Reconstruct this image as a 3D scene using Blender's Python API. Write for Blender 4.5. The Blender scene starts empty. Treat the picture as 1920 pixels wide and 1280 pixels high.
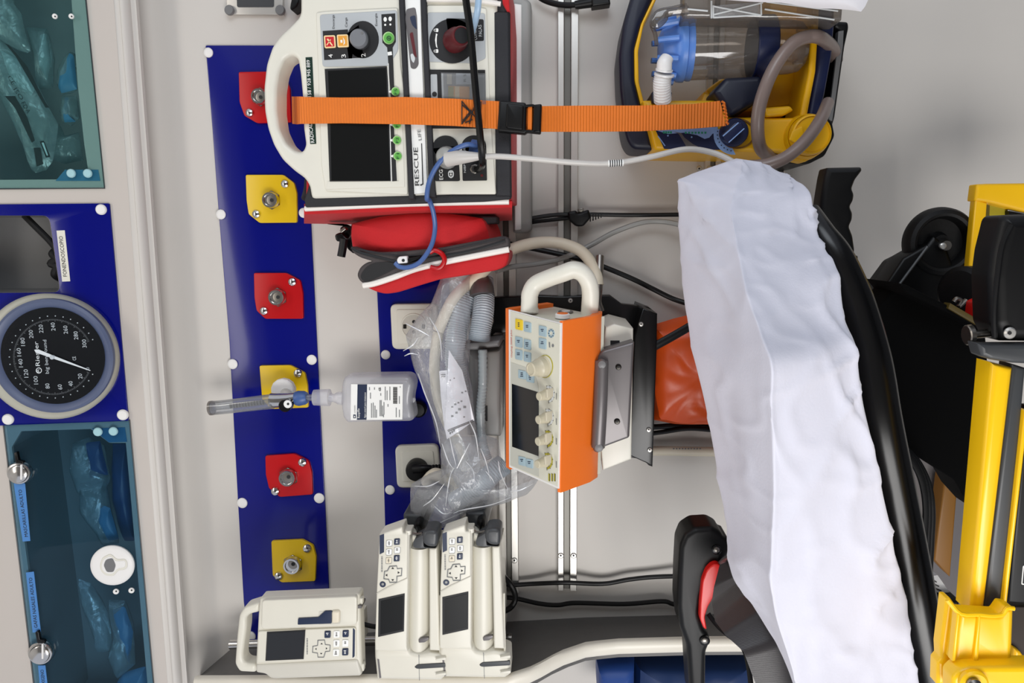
import bpy, bmesh, math, random
from mathutils import Vector, Matrix, noise
random.seed(7)
DEBUG = 0
S = bpy.context.scene
COL = S.collection
V = Vector

# ---------------------------------------------------------------- camera
FPX = 1387.0
YAW, PIT = math.radians(8.0), math.radians(3.7)
CAM = V((0.0, -1.317, 1.25))
FW = V((-math.sin(YAW)*math.cos(PIT), math.cos(YAW)*math.cos(PIT), math.sin(PIT)))
RT = V((math.cos(YAW), math.sin(YAW), 0.0))
UP = RT.cross(FW)
cd = bpy.data.cameras.new('camera'); cam = bpy.data.objects.new('camera', cd); COL.objects.link(cam)
cd.sensor_width = 36.0; cd.lens = FPX/1920*36.0; cd.clip_start = 0.01
cam.matrix_world = Matrix(((-UP.x, RT.x, -FW.x, CAM.x), (-UP.y, RT.y, -FW.y, CAM.y), (-UP.z, RT.z, -FW.z, CAM.z), (0, 0, 0, 1)))
S.camera = cam

# ---------------------------------------------------------------- light
def world():
    w = bpy.data.worlds.new('world'); S.world = w; w.use_nodes = True
    w.node_tree.nodes['Background'].inputs[0].default_value = (0.80, 0.84, 0.95, 1)
    w.node_tree.nodes['Background'].inputs[1].default_value = 0.75
world()
def area(name, loc, target, sx, sy, power, col):
    l = bpy.data.lights.new(name, 'AREA'); l.shape = 'RECTANGLE'; l.size = sx; l.size_y = sy; l.energy = power; l.color = col
    o = bpy.data.objects.new(name, l); COL.objects.link(o); o.location = loc
    o.rotation_euler = (V(target)-V(loc)).to_track_quat('-Z', 'Y').to_euler()
    return o
area('daylight_rear_door', (-1.2, -2.1, 0.9), (0.1, -0.1, 1.15), 0.9, 1.3, 38, (1.0, 0.98, 0.96))
area('fill_light_right', (1.2, -1.6, 1.35), (0.1, 0.0, 1.6), 0.8, 0.9, 10, (0.86, 0.93, 1.0))  # added cool fill from the right, no source seen there
area('ceiling_lamp', (0.15, -1.15, 2.72), (0.1, -0.75, 1.2), 1.3, 0.28, 6, (1.0, 0.95, 0.88))
S.view_settings.view_transform = 'Standard'; S.view_settings.look = 'None'
S.view_settings.exposure = -0.08; S.view_settings.gamma = 1.0; S.view_settings.use_curve_mapping = False
S.cycles.use_denoising = True
S.cycles.max_bounces = 10; S.cycles.transparent_max_bounces = 24

# ---------------------------------------------------------------- materials
def lin(c):
    return tuple((x/255/12.92 if x/255 <= 0.04045 else ((x/255+0.055)/1.055)**2.4) for x in c)+(1,)
MATS = {}
def mat(name, rgb, rough=0.5, metal=0.0, spec=0.5, var=0.0, vs=30, bump=0.0, bs=200, coat=0.0, sheen=0.0, wave=None, emit=0):
    m = bpy.data.materials.new(name); m.use_nodes = True; nt = m.node_tree; b = nt.nodes['Principled BSDF']
    c = lin(rgb)
    b.inputs['Roughness'].default_value = rough; b.inputs['Metallic'].default_value = metal
    b.inputs['Specular IOR Level'].default_value = spec; b.inputs['Coat Weight'].default_value = coat
    b.inputs['Coat Roughness'].default_value = 0.05
    b.inputs['Sheen Weight'].default_value = sheen
    b.inputs['Base Color'].default_value = c
    tc = nt.nodes.new('ShaderNodeTexCoord')
    n = nt.nodes.new('ShaderNodeTexNoise'); n.inputs['Scale'].default_value = vs; n.inputs['Detail'].default_value = 4
    nt.links.new(tc.outputs['Object'], n.inputs['Vector'])
    mx = nt.nodes.new('ShaderNodeMix'); mx.data_type = 'RGBA'
    v = max(var, 0.03)
    mx.inputs[6].default_value = tuple(x*(1-v) for x in c[:3])+(1,); mx.inputs[7].default_value = tuple(min(1, x*(1+v)) for x in c[:3])+(1,)
    nt.links.new(n.outputs['Fac'], mx.inputs[0]); nt.links.new(mx.outputs[2], b.inputs['Base Color'])
    if bump or wave:
        bp = nt.nodes.new('ShaderNodeBump'); bp.inputs['Strength'].default_value = bump or 0.6; bp.inputs['Distance'].default_value = 0.002
        if wave:
            w = nt.nodes.new('ShaderNodeTexWave'); w.bands_direction = wave[0]; w.inputs['Scale'].default_value = wave[1]
            w.inputs['Distortion'].default_value = wave[2]
            nt.links.new(tc.outputs['Object'], w.inputs['Vector']); nt.links.new(w.outputs['Fac'], bp.inputs['Height'])
            if len(wave) > 3:
                mx.inputs[6].default_value = tuple(x*(1-wave[3]) for x in c[:3])+(1,)
                mx.inputs[7].default_value = tuple(min(1, x*(1+wave[3])) for x in c[:3])+(1,)
                ad = nt.nodes.new('ShaderNodeMath'); ad.operation = 'MULTIPLY_ADD'; ad.inputs[1].default_value = 0.5
                nt.links.new(w.outputs['Fac'], ad.inputs[0])
                m2 = nt.nodes.new('ShaderNodeMath'); m2.operation = 'MULTIPLY'; m2.inputs[1].default_value = 0.5
                nt.links.new(n.outputs['Fac'], m2.inputs[0]); nt.links.new(m2.outputs[0], ad.inputs[2]); nt.links.new(ad.outputs[0], mx.inputs[0])
        else:
            n2 = nt.nodes.new('ShaderNodeTexNoise'); n2.inputs['Scale'].default_value = bs; n2.inputs['Detail'].default_value = 3
            nt.links.new(tc.outputs['Object'], n2.inputs['Vector']); nt.links.new(n2.outputs['Fac'], bp.inputs['Height'])
        nt.links.new(bp.outputs[0], b.inputs['Normal'])
    MATS[name] = m; return m
def clear(name, tint, gloss=0.12, rough=0.05, body=0.0, bodyrgb=(255, 255, 255), bump=0.0, bs=40, fres=0.6):
    """see-through sheet: tinted transmission, a share of diffuse body and a sheen that grows at grazing angles"""
    m = bpy.data.materials.new(name); m.use_nodes = True; nt = m.node_tree; nt.nodes.clear()
    out = nt.nodes.new('ShaderNodeOutputMaterial'); tr = nt.nodes.new('ShaderNodeBsdfTransparent'); tr.inputs[0].default_value = lin(tint)
    df = nt.nodes.new('ShaderNodeBsdfDiffuse'); df.inputs[0].default_value = lin(bodyrgb)
    gl = nt.nodes.new('ShaderNodeBsdfGlossy'); gl.inputs['Roughness'].default_value = rough
    m1 = nt.nodes.new('ShaderNodeMixShader'); m1.inputs[0].default_value = body
    nt.links.new(tr.outputs[0], m1.inputs[1]); nt.links.new(df.outputs[0], m1.inputs[2])
    lw = nt.nodes.new('ShaderNodeLayerWeight'); lw.inputs[0].default_value = 0.3
    mu = nt.nodes.new('ShaderNodeMath'); mu.operation = 'MULTIPLY_ADD'; mu.inputs[1].default_value = fres; mu.inputs[2].default_value = gloss
    nt.links.new(lw.outputs['Fresnel'], mu.inputs[0])
    m2 = nt.nodes.new('ShaderNodeMixShader'); nt.links.new(mu.outputs[0], m2.inputs[0])
    nt.links.new(m1.outputs[0], m2.inputs[1]); nt.links.new(gl.outputs[0], m2.inputs[2]); nt.links.new(m2.outputs[0], out.inputs[0])
    if bump:
        tc = nt.nodes.new('ShaderNodeTexCoord'); n = nt.nodes.new('ShaderNodeTexNoise'); n.inputs['Scale'].default_value = bs; n.inputs['Detail'].default_value = 5
        n.inputs['Distortion'].default_value = 1.2
        bp = nt.nodes.new('ShaderNodeBump'); bp.inputs['Strength'].default_value = bump; bp.inputs['Distance'].default_value = 0.01
        nt.links.new(tc.outputs['Object'], n.inputs['Vector']); nt.links.new(n.outputs['Fac'], bp.inputs['Height'])
        nt.links.new(bp.outputs[0], gl.inputs['Normal']); nt.links.new(bp.outputs[0], df.inputs['Normal']); nt.links.new(bp.outputs[0], lw.inputs['Normal'])
    MATS[name] = m
mat('wall', (202, 197, 190), 0.45, var=0.03, vs=8, bump=0.03, bs=500)
mat('locker', (194, 186, 178), 0.42, var=0.03, vs=8, bump=0.03, bs=500)
mat('trim', (226, 220, 206), 0.35)
mat('blue', (0, 8, 112), 0.14, spec=0.35, coat=0.1)
mat('cap', (232, 230, 226), 0.45)
mat('red', (178, 8, 16), 0.3, spec=0.3)
mat('yellow', (220, 182, 10), 0.3)
mat('chrome', (205, 203, 200), 0.16, 1.0, var=0.1, vs=60)
mat('steel', (150, 145, 138), 0.3, 1.0, var=0.1)
mat('darkmetal', (60, 58, 55), 0.3, 1.0)
mat('alu', (206, 203, 197), 0.32, 0.6, var=0.06, vs=15)
mat('aludark', (112, 110, 104), 0.4, 0.4)
mat('black', (7, 7, 8), 0.42, spec=0.3)
mat('blackgloss', (7, 7, 8), 0.26, spec=0.4)
mat('blackmatte', (5, 5, 5), 0.85, spec=0.1)
mat('rubber', (11, 11, 12), 0.55, spec=0.3, bump=0.1)
mat('darkgrey', (60, 62, 64), 0.4)
mat('midgrey', (112, 112, 112), 0.42)
mat('plasticgrey', (150, 150, 146), 0.4)
mat('offwhite', (222, 219, 206), 0.38)
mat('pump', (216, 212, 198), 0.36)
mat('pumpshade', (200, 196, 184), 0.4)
mat('white', (238, 238, 234), 0.4)
mat('panelgrey', (178, 182, 184), 0.4)
mat('screen', (16, 17, 17), 0.3, spec=0.25)
mat('screenblk', (4, 4, 6), 0.08, coat=0.5)
mat('screengrey', (105, 108, 110), 0.3)
mat('ink', (22, 22, 24), 0.6)
mat('navyink', (24, 38, 66), 0.4)
mat('greyink', (120, 122, 122), 0.6)
mat('paleink', (205, 208, 208), 0.5)
mat('green', (96, 172, 74), 0.4)
mat('greenlite', (176, 214, 150), 0.4)
mat('greendark', (16, 56, 40), 0.4)
mat('tape', (14, 44, 34), 0.35)
mat('btnred', (196, 30, 40), 0.35)
mat('btnora', (230, 160, 60), 0.35)
mat('amber', (240, 165, 30), 0.3)
mat('palefil', (244, 214, 160), 0.4)
mat('knobgrey', (118, 120, 124), 0.4)
mat('darkred', (90, 20, 26), 0.4)
mat('bagred', (190, 10, 20), 0.75, sheen=0.08, var=0.08, bump=0.25, bs=700)
mat('bagblack', (34, 34, 38), 0.7, bump=0.3, bs=600)
mat('bagdark', (66, 60, 60), 0.75, bump=0.3, bs=600)
mat('piping', (236, 230, 222), 0.5)
mat('strap', (234, 122, 34), 0.62, var=0.06, vs=40, wave=('Z', 72, 0.3, 0.16), bump=0.7)
mat('webbing', (36, 32, 34), 0.32, sheen=0.5, wave=('X', 240, 0.3), bump=0.08)
mat('venorange', (240, 116, 34), 0.4)
mat('orangebag', (226, 84, 22), 0.35, var=0.1, vs=12, bump=0.35, bs=25)
mat('venface', (214, 212, 196), 0.4)
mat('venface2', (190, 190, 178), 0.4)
mat('keyblue', (160, 182, 190), 0.4)
mat('keyyellow', (228, 196, 40), 0.4)
mat('knobcream', (196, 188, 164), 0.35)
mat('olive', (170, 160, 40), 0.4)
mat('graymetal', (108, 104, 104), 0.36, 0.4)
mat('sheet', (216, 216, 228), 0.85, sheen=0.2, bump=0.12, bs=350)
mat('navy', (14, 26, 66), 0.4)
mat('navydark', (12, 18, 40), 0.45)
mat('sucyellow', (236, 178, 8), 0.35)
mat('lidblue', (92, 138, 214), 0.35)
mat('paleblue', (140, 172, 222), 0.4)
mat('whiteplastic', (232, 230, 228), 0.35)
mat('tubebrown', (128, 112, 106), 0.3)
mat('cablegrey', (196, 192, 186), 0.4)
mat('cableblue', (66, 96, 152), 0.4)
mat('discblue', (160, 200, 206), 0.4)
mat('cablepale', (170, 200, 226), 0.4)
mat('cream', (222, 212, 190), 0.45)
mat('strapyellow', (246, 190, 20), 0.32)
mat('stretchyellow', (255, 200, 16), 0.3)
mat('laminate', (92, 90, 88), 0.42, var=0.12, vs=60)
mat('bluebag', (14, 44, 90), 0.5, var=0.2, vs=6, bump=0.5, bs=20)
mat('bluebag2', (28, 66, 136), 0.45, var=0.1, bump=0.3, bs=20)
mat('gaugerim', (176, 174, 160), 0.4)
mat('gaugeblue', (84, 94, 122), 0.4)
mat('dial', (12, 13, 16), 0.5, spec=0.2)
mat('stickblue', (72, 128, 190), 0.45)
mat('interior', (132, 138, 140), 0.6)
mat('foam', (214, 216, 196), 0.7, bump=0.4, bs=60)
mat('packwhite', (196, 214, 216), 0.4)
mat('packblue', (70, 130, 168), 0.4, var=0.25, vs=25)
mat('packdeep', (30, 70, 120), 0.4, var=0.4, vs=25)
mat('paper', (236, 234, 238), 0.6)
mat('corrugated', (176, 184, 190), 0.4)
mat('farwall', (150, 146, 140), 0.5)
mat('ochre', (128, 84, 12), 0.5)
mat('ochredark', (86, 70, 22), 0.5)
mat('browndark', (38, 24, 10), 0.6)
mat('floor', (90, 92, 96), 0.6, var=0.15, vs=80)
mat('redplastic', (216, 28, 22), 0.3)
mat('ledgreen', (40, 150, 110), 0.4)
mat('glassclear2', (150, 158, 160), 0.2)
clear('tealglass', (222, 238, 238), 0.012, 0.02, 0.03, (90, 134, 140), fres=0.06)
clear('tealglass2', (204, 224, 234), 0.012, 0.02, 0.03, (76, 118, 134), fres=0.06)
clear('film', (246, 248, 250), 0.05, 0.14, 0.17, (246, 247, 250), 1.0, 22, fres=0.35)
clear('crease_highlight', (246, 248, 250), 0.2, 0.1, 0.6, (250, 251, 253))
clear('film2', (218, 230, 232), 0.10, 0.15, 0.22, (200, 216, 218), 0.5, 30)
clear('tubeclear', (232, 234, 236), 0.10, 0.08, 0.12, (220, 222, 226))
clear('smoke', (206, 201, 196), 0.07, 0.08, 0.14, (176, 170, 164), fres=0.35)
clear('frost', (242, 242, 245), 0.04, 0.25, 0.26, (250, 250, 252), fres=0.25)
clear('dialglass', (248, 250, 252), 0.0, 0.02, fres=0.03)

# ---------------------------------------------------------------- frames: a plane in the room with its own axes
class Fr:
    def __init__(s, O, X, Y):
        s.O = V(O); s.X = V(X).normalized(); s.Y = V(Y).normalized(); s.N = s.X.cross(s.Y).normalized()
    def p(s, px, py, h=0.0):
        d = FW*FPX + RT*(640-py) + UP*(960-px)
        t = ((s.O + s.N*h) - CAM).dot(s.N)/d.dot(s.N)
        return CAM + d*t
    def loc(s, P): q = P-s.O; return (q.dot(s.X), q.dot(s.Y), q.dot(s.N))
    def w(s, x, y, h): return s.O + s.X*x + s.Y*y + s.N*h
W = Fr((0, 0, 0), (1, 0, 0), (0, 0, 1))
def crop(x0, y0, k):
    def f(*a): return [(x0+a[i]/k, y0+a[i+1]/k) for i in range(0, len(a), 2)]
    return f
cA = crop(0, 0, 3.048); cB = crop(0, 380, 2.91); cC = crop(0, 780, 2.56); cD = crop(380, 60, 3.046); cE = crop(380, 460, 2.56)
cF = crop(480, 0, 2.909); cG = crop(560, 360, 3.765); cH = crop(600, 540, 2.783); cI = crop(900, 480, 2.782); cJ = crop(360, 940, 3.097)
cK = crop(980, 0, 2.909); cL = crop(1240, 280, 2.666); cM = crop(1240, 740, 2.371); cN = crop(920, 900, 3.368)
d1 = crop(560, 0, 6.4); d2 = crop(780, 0, 6.4); d3 = crop(780, 200, 6.4); d4 = crop(560, 200, 6.4); d5 = crop(400, 0, 9.6)
d6 = crop(630, 690, 10.66); d7 = crop(930, 560, 6.4); d8 = crop(930, 720, 6.095); d9 = crop(690, 970, 4.129); d10 = crop(370, 1100, 5.486)
d11 = crop(1150, 0, 6.4); d12 = crop(1380, 0, 6.4); d13 = crop(1150, 160, 4.085); d14 = crop(1620, 340, 3.557); d15 = crop(1600, 680, 2.134)
d16 = crop(0, 880, 3.2); d17 = crop(0, 0, 6.4); d18 = crop(0, 180, 6.735); d19 = crop(780, 500, 5.82); d20 = crop(770, 700, 4.265)
d21 = crop(0, 560, 5.567); d22 = crop(1700, 960, 4.0)
PX = lambda *a: [(a[i], a[i+1]) for i in range(0, len(a), 2)]

def area2(p): return 0.5*sum(p[i][0]*p[(i+1) % len(p)][1]-p[(i+1) % len(p)][0]*p[i][1] for i in range(len(p)))
def inset(p, d):
    n = len(p); out = []; sg = 1 if area2(p) > 0 else -1
    E = []
    for i in range(n):
        e = V(p[(i+1) % n])-V(p[i]); E.append(e)
    off = []
    for i in range(n):
        e1, e2 = E[i-1], E[i]
        e1 = e1.normalized() if e1.length > 1e-9 else e2.normalized(); e2 = e2.normalized() if e2.length > 1e-9 else e1
        n1 = V((-e1.y, e1.x))*sg; n2 = V((-e2.y, e2.x))*sg
        m = n1+n2; q = m.length_squared
        m = m*(2/q) if q > 0.2 else (n1+n2)*2
        if m.length > 2.5: m = m.normalized()*2.5
        out.append(V(p[i])+m*d)
    bad = [(out[(i+1) % n]-out[i]).dot(E[i]) <= 1e-12 for i in range(n)]
    if any(bad) and not all(bad):
        for _ in range(3):
            s = next(i for i in range(n) if not bad[i])
            i = s
            while i < s+n:
                if bad[i % n]:
                    j = i
                    while bad[j % n]: j += 1
                    a, b = (i-1) % n, j % n        # good edges on both sides of the run i..j-1
                    ua = E[a].normalized(); ub = E[b].normalized(); A = out[a]; B = out[(b+1) % n]
                    cr = ua.x*ub.y-ua.y*ub.x
                    na = V((-ua.y, ua.x))*sg; A0 = V(p[a])+na*d; nb = V((-ub.y, ub.x))*sg; B0 = V(p[b])+nb*d
                    if abs(cr) > 0.05:
                        w = B0-A0; t = (w.x*ub.y-w.y*ub.x)/cr; X = A0+ua*t
                        mid = (V(p[i % n])+V(p[j % n]))/2
                        if (X-mid).length > abs(d)*4: X = sum((out[k % n] for k in range(i, j+1)), V((0, 0)))/(j+1-i)
                    else: X = sum((out[k % n] for k in range(i, j+1)), V((0, 0)))/(j+1-i)
                    for k in range(i, j+1): out[k % n] = X.copy()
                    i = j
                i += 1
            nb2 = [bad[i] or (out[(i+1) % n]-out[i]).dot(E[i]) < -1e-12 for i in range(n)]
            if nb2 == bad or all(nb2): break
            bad = nb2
    return [(v.x, v.y) for v in out]
def crosses(q):
    n = len(q)
    def o(a, b, c): return (b[0]-a[0])*(c[1]-a[1])-(b[1]-a[1])*(c[0]-a[0])
    for i in range(n):
        a, b = q[i], q[(i+1) % n]
        if abs(a[0]-b[0])+abs(a[1]-b[1]) < 1e-9: continue
        x0, x1 = min(a[0], b[0]), max(a[0], b[0]); y0, y1 = min(a[1], b[1]), max(a[1], b[1])
        for j in range(i+2, n):
            if i == 0 and j == n-1: continue
            c, d = q[j], q[(j+1) % n]
            if max(c[0], d[0]) < x0 or min(c[0], d[0]) > x1 or max(c[1], d[1]) < y0 or min(c[1], d[1]) > y1: continue
            if o(a, b, c)*o(a, b, d) < -1e-22 and o(c, d, a)*o(c, d, b) < -1e-22: return True
    return False
def rp(pts, r, n=4):
    """round the corners of a pixel polygon"""
    out = []; m = len(pts)
    for i in range(m):
        a, b, c = V(pts[i-1]), V(pts[i]), V(pts[(i+1) % m])
        u = a-b; v = c-b; rr = min(r, u.length*0.48, v.length*0.48)
        if u.length < 1e-6 or v.length < 1e-6: continue
        u = b+u.normalized()*rr; v = b+v.normalized()*rr
        for k in range(n+1):
            t = k/n; q = u*(1-t)**2+b*2*t*(1-t)+v*t*t; out.append((q.x, q.y))
    return out
def rect(x0, y0, x1, y1, r=0, n=3):
    p = [(x0, y0), (x1, y0), (x1, y1), (x0, y1)]
    return rp(p, r, n) if r else p
def circ(cx, cy, r, n=24, ry=None): return [(cx+r*math.cos(2*math.pi*i/n), cy+(ry or r)*math.sin(2*math.pi*i/n)) for i in range(n)]
def mv(pts, dx, dy=0): return [(x+dx, y+dy) for x, y in pts]
def smooth(pts, k=8):
    P = [V(p) for p in pts]
    if len(P) < 3: return P
    out = []
    for i in range(len(P)-1):
        a = P[i-1] if i else P[0]*2-P[1]; b = P[i]; c = P[i+1]; d = P[i+2] if i+2 < len(P) else P[-1]*2-P[-2]
        for j in range(k):
            t = j/k
            out.append(0.5*((2*b)+(c-a)*t+(2*a-5*b+4*c-d)*t*t+(3*b-a-3*c+d)*t**3))
    out.append(P[-1]); return out
def wp(pts): return [W.p(*p) for p in pts]
def sc(fr, px, py, h, n=1.0):
    """metres per pixel at that spot"""
    return (fr.p(px, py+1, h)-fr.p(px, py, h)).length*n

class MB:
    def __init__(s): s.v = []; s.f = []; s.mi = []; s.ms = []; s.fl = set()
    def m(s, name):
        if name not in s.ms: s.ms.append(name)
        return s.ms.index(name)
    def add(s, vs, fs, m):
        o = len(s.v); k = s.m(m); s.v += [V(v) for v in vs]
        for f in fs: s.f.append(tuple(i+o for i in f)); s.mi.append(k)
        return s
    def prism(s, fr, pts, h1, h0, m, bev=0.0, seg=3, holes=(), side=None, back=True):
        """outline given in photo pixels at height h1 of the plane, given real thickness down to h0"""
        loops = []
        for L in [pts]+list(holes):
            q = [fr.loc(fr.p(x, y, h1))[:2] for x, y in L]
            loops.append(q)
        allv = []; front = []; fs = []
        if bev:
            b0 = bev
            for _ in range(8):
                if not any(crosses(inset(q if (area2(q) > 0) == (li == 0) else q[::-1], (1 if li == 0 else -1)*bev)) for li, q in enumerate(loops)): break
                bev *= 0.7
            else: bev = 0.0003
            if bev < b0 and DEBUG: print('BEV', m, [round(v) for v in pts[0]], b0, round(bev, 5))
        for li, q in enumerate(loops):
            ccw = area2(q) > 0
            if (li == 0) != ccw: q = q[::-1]
            n = len(q); rings = []
            if bev:
                for k in range(seg+1):
                    a = math.pi/2*k/seg
                    ins = bev*(1-math.sin(a)); dh = bev*(1-math.cos(a))
                    rings.append(([tuple(x) for x in inset(q, (1 if li == 0 else -1)*ins)] if ins > 1e-9 else q, h1-dh))
                rings[0] = (rings[0][0], h1)
            else: rings.append((q, h1))
            if bev: rings = [rings[0]]+rings[1:]
            rings.append((q, h0))
            base = len(allv)
            for (r, h) in rings: allv += [fr.w(x, y, h) for x, y in r]
            front.append(list(range(base, base+n)))
            for k in range(len(rings)-1):
                for i in range(n):
                    j = (i+1) % n; a = base+k*n
                    fs.append((a+i, a+n+i, a+n+j, a+j))
            if back and li == 0 and not holes: fs.append(tuple(base+(len(rings)-1)*n+i for i in range(n))[::-1])
        s.add(allv, fs, side or m)
        o = len(s.v)-len(allv)
        if not holes:
            fr0 = []
            for i in front[0]:
                if fr0 and (allv[fr0[-1]]-allv[i]).length < 1e-6: continue
                fr0.append(i)
            if len(fr0) > 3 and (allv[fr0[0]]-allv[fr0[-1]]).length < 1e-6: fr0.pop()
            s.fl.add(len(s.f)); s.f.append(tuple(o+i for i in fr0)); s.mi.append(s.m(m))
        else:
            bm = bmesh.new(); mp = {}
            es = []
            for L in front:
                vs = []
                for i in L:
                    x, y, _ = fr.loc(allv[i])
                    if vs and (abs(vs[-1].co.x-x)+abs(vs[-1].co.y-y) < 1e-5 or (i == L[-1] and abs(vs[0].co.x-x)+abs(vs[0].co.y-y) < 1e-5)): continue
                    v = bm.verts.new((x, y, 0)); mp[v] = o+i; vs.append(v)
                for i in range(len(vs)): es.append(bm.edges.new((vs[i], vs[(i+1) % len(vs)])))
            bmesh.ops.triangle_fill(bm, use_beauty=True, use_dissolve=False, edges=es, normal=(0, 0, 1))
            for f in bm.faces: s.fl.add(len(s.f)); s.f.append(tuple(mp[v] for v in f.verts)); s.mi.append(s.m(m))
            bm.free()
        return s
    def flat(s, fr, pts, h, m, t=0.0005): return s.prism(fr, pts, h, h-t, m, back=False)
    def lathe(s, O, A, prof, m, n=28, sx=1.0, cap=True):
        """profile [(radius, distance along the axis)]"""
        A = V(A).normalized(); X = A.orthogonal().normalized() if abs(A.dot(V((1, 0, 0)))) > 0.9 else (V((1, 0, 0))-A*A.x).normalized(); Y = A.cross(X)
        vs = []; fs = []; O = V(O)
        for r, h in prof:
            for i in range(n):
                t = 2*math.pi*i/n; vs.append(O+A*h+X*(r*math.cos(t))+Y*(r*math.sin(t)*sx))
        for k in range(len(prof)-1):
            for i in range(n):
                j = (i+1) % n; fs.append((k*n+i, k*n+j, (k+1)*n+j, (k+1)*n+i))
        if cap: fs.append(tuple(range(n))[::-1]); fs.append(tuple((len(prof)-1)*n+i for i in range(n)))
        return s.add(vs, fs, m)
    def disc(s, fr, px, py, h, prof, m, n=28, sx=1.0):
        """turned part standing on a plane; profile radii in pixels, heights in metres above h"""
        k = sc(fr, px, py, h); return s.lathe(fr.p(px, py, h), fr.N, [(r*k, z) for r, z in prof], m, n, sx)
    def tube(s, pts, r, m, n=10, k=6, rib=None, flat=1.0, closed=False):
        P = smooth(pts, k) if k > 1 else [V(p) for p in pts]
        vs = []; fs = []; N = len(P); T0 = None; X = None
        for i, p in enumerate(P):
            t = (P[min(i+1, N-1)]-P[max(i-1, 0)]).normalized()
            if X is None: X = t.orthogonal().normalized() if abs(t.y) > .9 else (V((0, 1, 0))-t*t.y).normalized()
            else: X = (X-t*X.dot(t)); X = X.normalized() if X.length > 1e-6 else t.orthogonal().normalized()
            Y = t.cross(X)
            if isinstance(r, (list, tuple)):
                u = i/(N-1)*(len(r)-1); a = min(int(u), len(r)-2); rr = r[a]+(r[a+1]-r[a])*(u-a)
            else: rr = r
            if rib: rr *= 1+rib*(1 if i % 2 else -1)
            for j in range(n):
                a = 2*math.pi*j/n; vs.append(p+X*(rr*flat*math.cos(a))+Y*(rr*math.sin(a)))
        for i in range(N-1):
            for j in range(n):
                q = (j+1) % n; fs.append((i*n+j, i*n+q, (i+1)*n+q, (i+1)*n+j))
        fs.append(tuple(range(n))[::-1]); fs.append(tuple((N-1)*n+i for i in range(n)))
        return s.add(vs, fs, m)
    def ribbon(s, rows, m, t=0.0015):
        """rows: list of (left, right) world points; a strap with thickness"""
        vs = []; fs = []; n = len(rows)
        for i, (a, b) in enumerate(rows):
            a0 = rows[max(i-1, 0)]; a1 = rows[min(i+1, n-1)]
            nn = ((a1[0]+a1[1])-(a0[0]+a0[1])).cross(b-a).normalized()*t/2
            vs += [a+nn, b+nn, b-nn, a-nn]
        for i in range(n-1):
            for j in range(4):
                q = (j+1) % 4; fs.append((4*i+j, 4*i+q, 4*i+4+q, 4*i+4+j))
        fs += [(3, 2, 1, 0), (4*n-4, 4*n-3, 4*n-2, 4*n-1)]
        return s.add(vs, fs, m)
    def grid(s, rows, m, closed=False):
        vs = []; fs = []; n = len(rows[0])
        for r in rows: vs += r
        for i in range(len(rows)-1):
            for j in range(n if closed else n-1):
                q = (j+1) % n; fs.append((i*n+j, i*n+q, (i+1)*n+q, (i+1)*n+j))
        return s.add(vs, fs, m)
    def pillow(s, fr, pts, h, th, m, nz=0.004, ns=18, rings=8, n=56, flatback=False, seed=0.0, fold=0.0, pw=0.5):
        q = [V(fr.loc(fr.p(x, y, h))[:2]) for x, y in pts]
        L = [0]
        for i in range(len(q)): L.append(L[-1]+(q[(i+1) % len(q)]-q[i]).length)
        B = []
        for k in range(n):
            d = L[-1]*k/n; i = max(j for j in range(len(q)) if L[j] <= d+1e-12)
            t = (d-L[i])/max(1e-9, L[i+1]-L[i]); B.append(q[i].lerp(q[(i+1) % len(q)], t))
        if area2([tuple(b) for b in B]) < 0: B = B[::-1]
        c = sum(B, V((0, 0)))/n
        def layer(sgn):
            vs = []; fs = []
            for k in range(rings+1):
                r = 1-k/rings if k < rings else 0
                for b in (B if r else [c]):
                    p = c+(b-c)*r
                    P = fr.w(p.x, p.y, 0); e = noise.noise_vector(P*ns+V((seed, seed*2, 0)))
                    z = th/2*(max(0, 1-r*r))**pw*sgn
                    z += nz*e.z*(1-r**6)
                    if fold: z += fold*abs(noise.noise(P*ns*0.6+V((seed*3, 5, 1))))*(1-r**4)*sgn
                    vs.append(fr.w(p.x+e.x*nz*0.6*(1 if k else 0.6), p.y+e.y*nz*.6*(1 if k else 0.6), h+z))
            for k in range(rings-1):
                for i in range(n):
                    j = (i+1) % n; f = (k*n+i, k*n+j, (k+1)*n+j, (k+1)*n+i); fs.append(f if sgn > 0 else f[::-1])
            for i in range(n):
                j = (i+1) % n; f = ((rings-1)*n+i, (rings-1)*n+j, rings*n); fs.append(f if sgn > 0 else f[::-1])
            return vs, fs
        for g in ((1,) if flatback == 'open' else (1, -1)):
            a, b = layer(g); s.add(a, b, m)
        return s
    def text(s, fr, a, b, hpx, st, h, m, t=0.0003):
        """writing whose baseline runs from pixel a to pixel b, letters hpx tall"""
        vs, fs, w, ch = glyphs(st)
        A = fr.p(*a, h); B = fr.p(*b, h); u = (B-A); L = u.length; u.normalize(); v = fr.N.cross(u)
        sy = hpx*sc(fr, a[0], a[1], h)/ch; sx = L/max(w, 1e-6)
        return s.add([A+u*(x*sx)+v*(y*sy)+fr.N*t for x, y in vs], fs, m)
    def build(s, name, parent=None, base=None, angle=35, sm=True, label=None):
        me = bpy.data.meshes.new(name)
        o = bpy.data.objects.new(name, me)
        bs = BASE.get(parent.name) if parent is not None else None
        if bs is None:
            lo = [min(v[i] for v in s.v) for i in range(3)]; hi = [max(v[i] for v in s.v) for i in range(3)]
            bs = V(((lo[0]+hi[0])/2, (lo[1]+hi[1])/2, lo[2]))
        me.from_pydata([v-bs for v in s.v], [], s.f)
        for k in s.ms: me.materials.append(MATS[k])
        me.polygons.foreach_set('material_index', s.mi)
        me.update()
        if sm:
            me.polygons.foreach_set('use_smooth', [i not in s.fl for i in range(len(me.polygons))]); me.set_sharp_from_angle(angle=math.radians(angle))
        me.validate()
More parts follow.
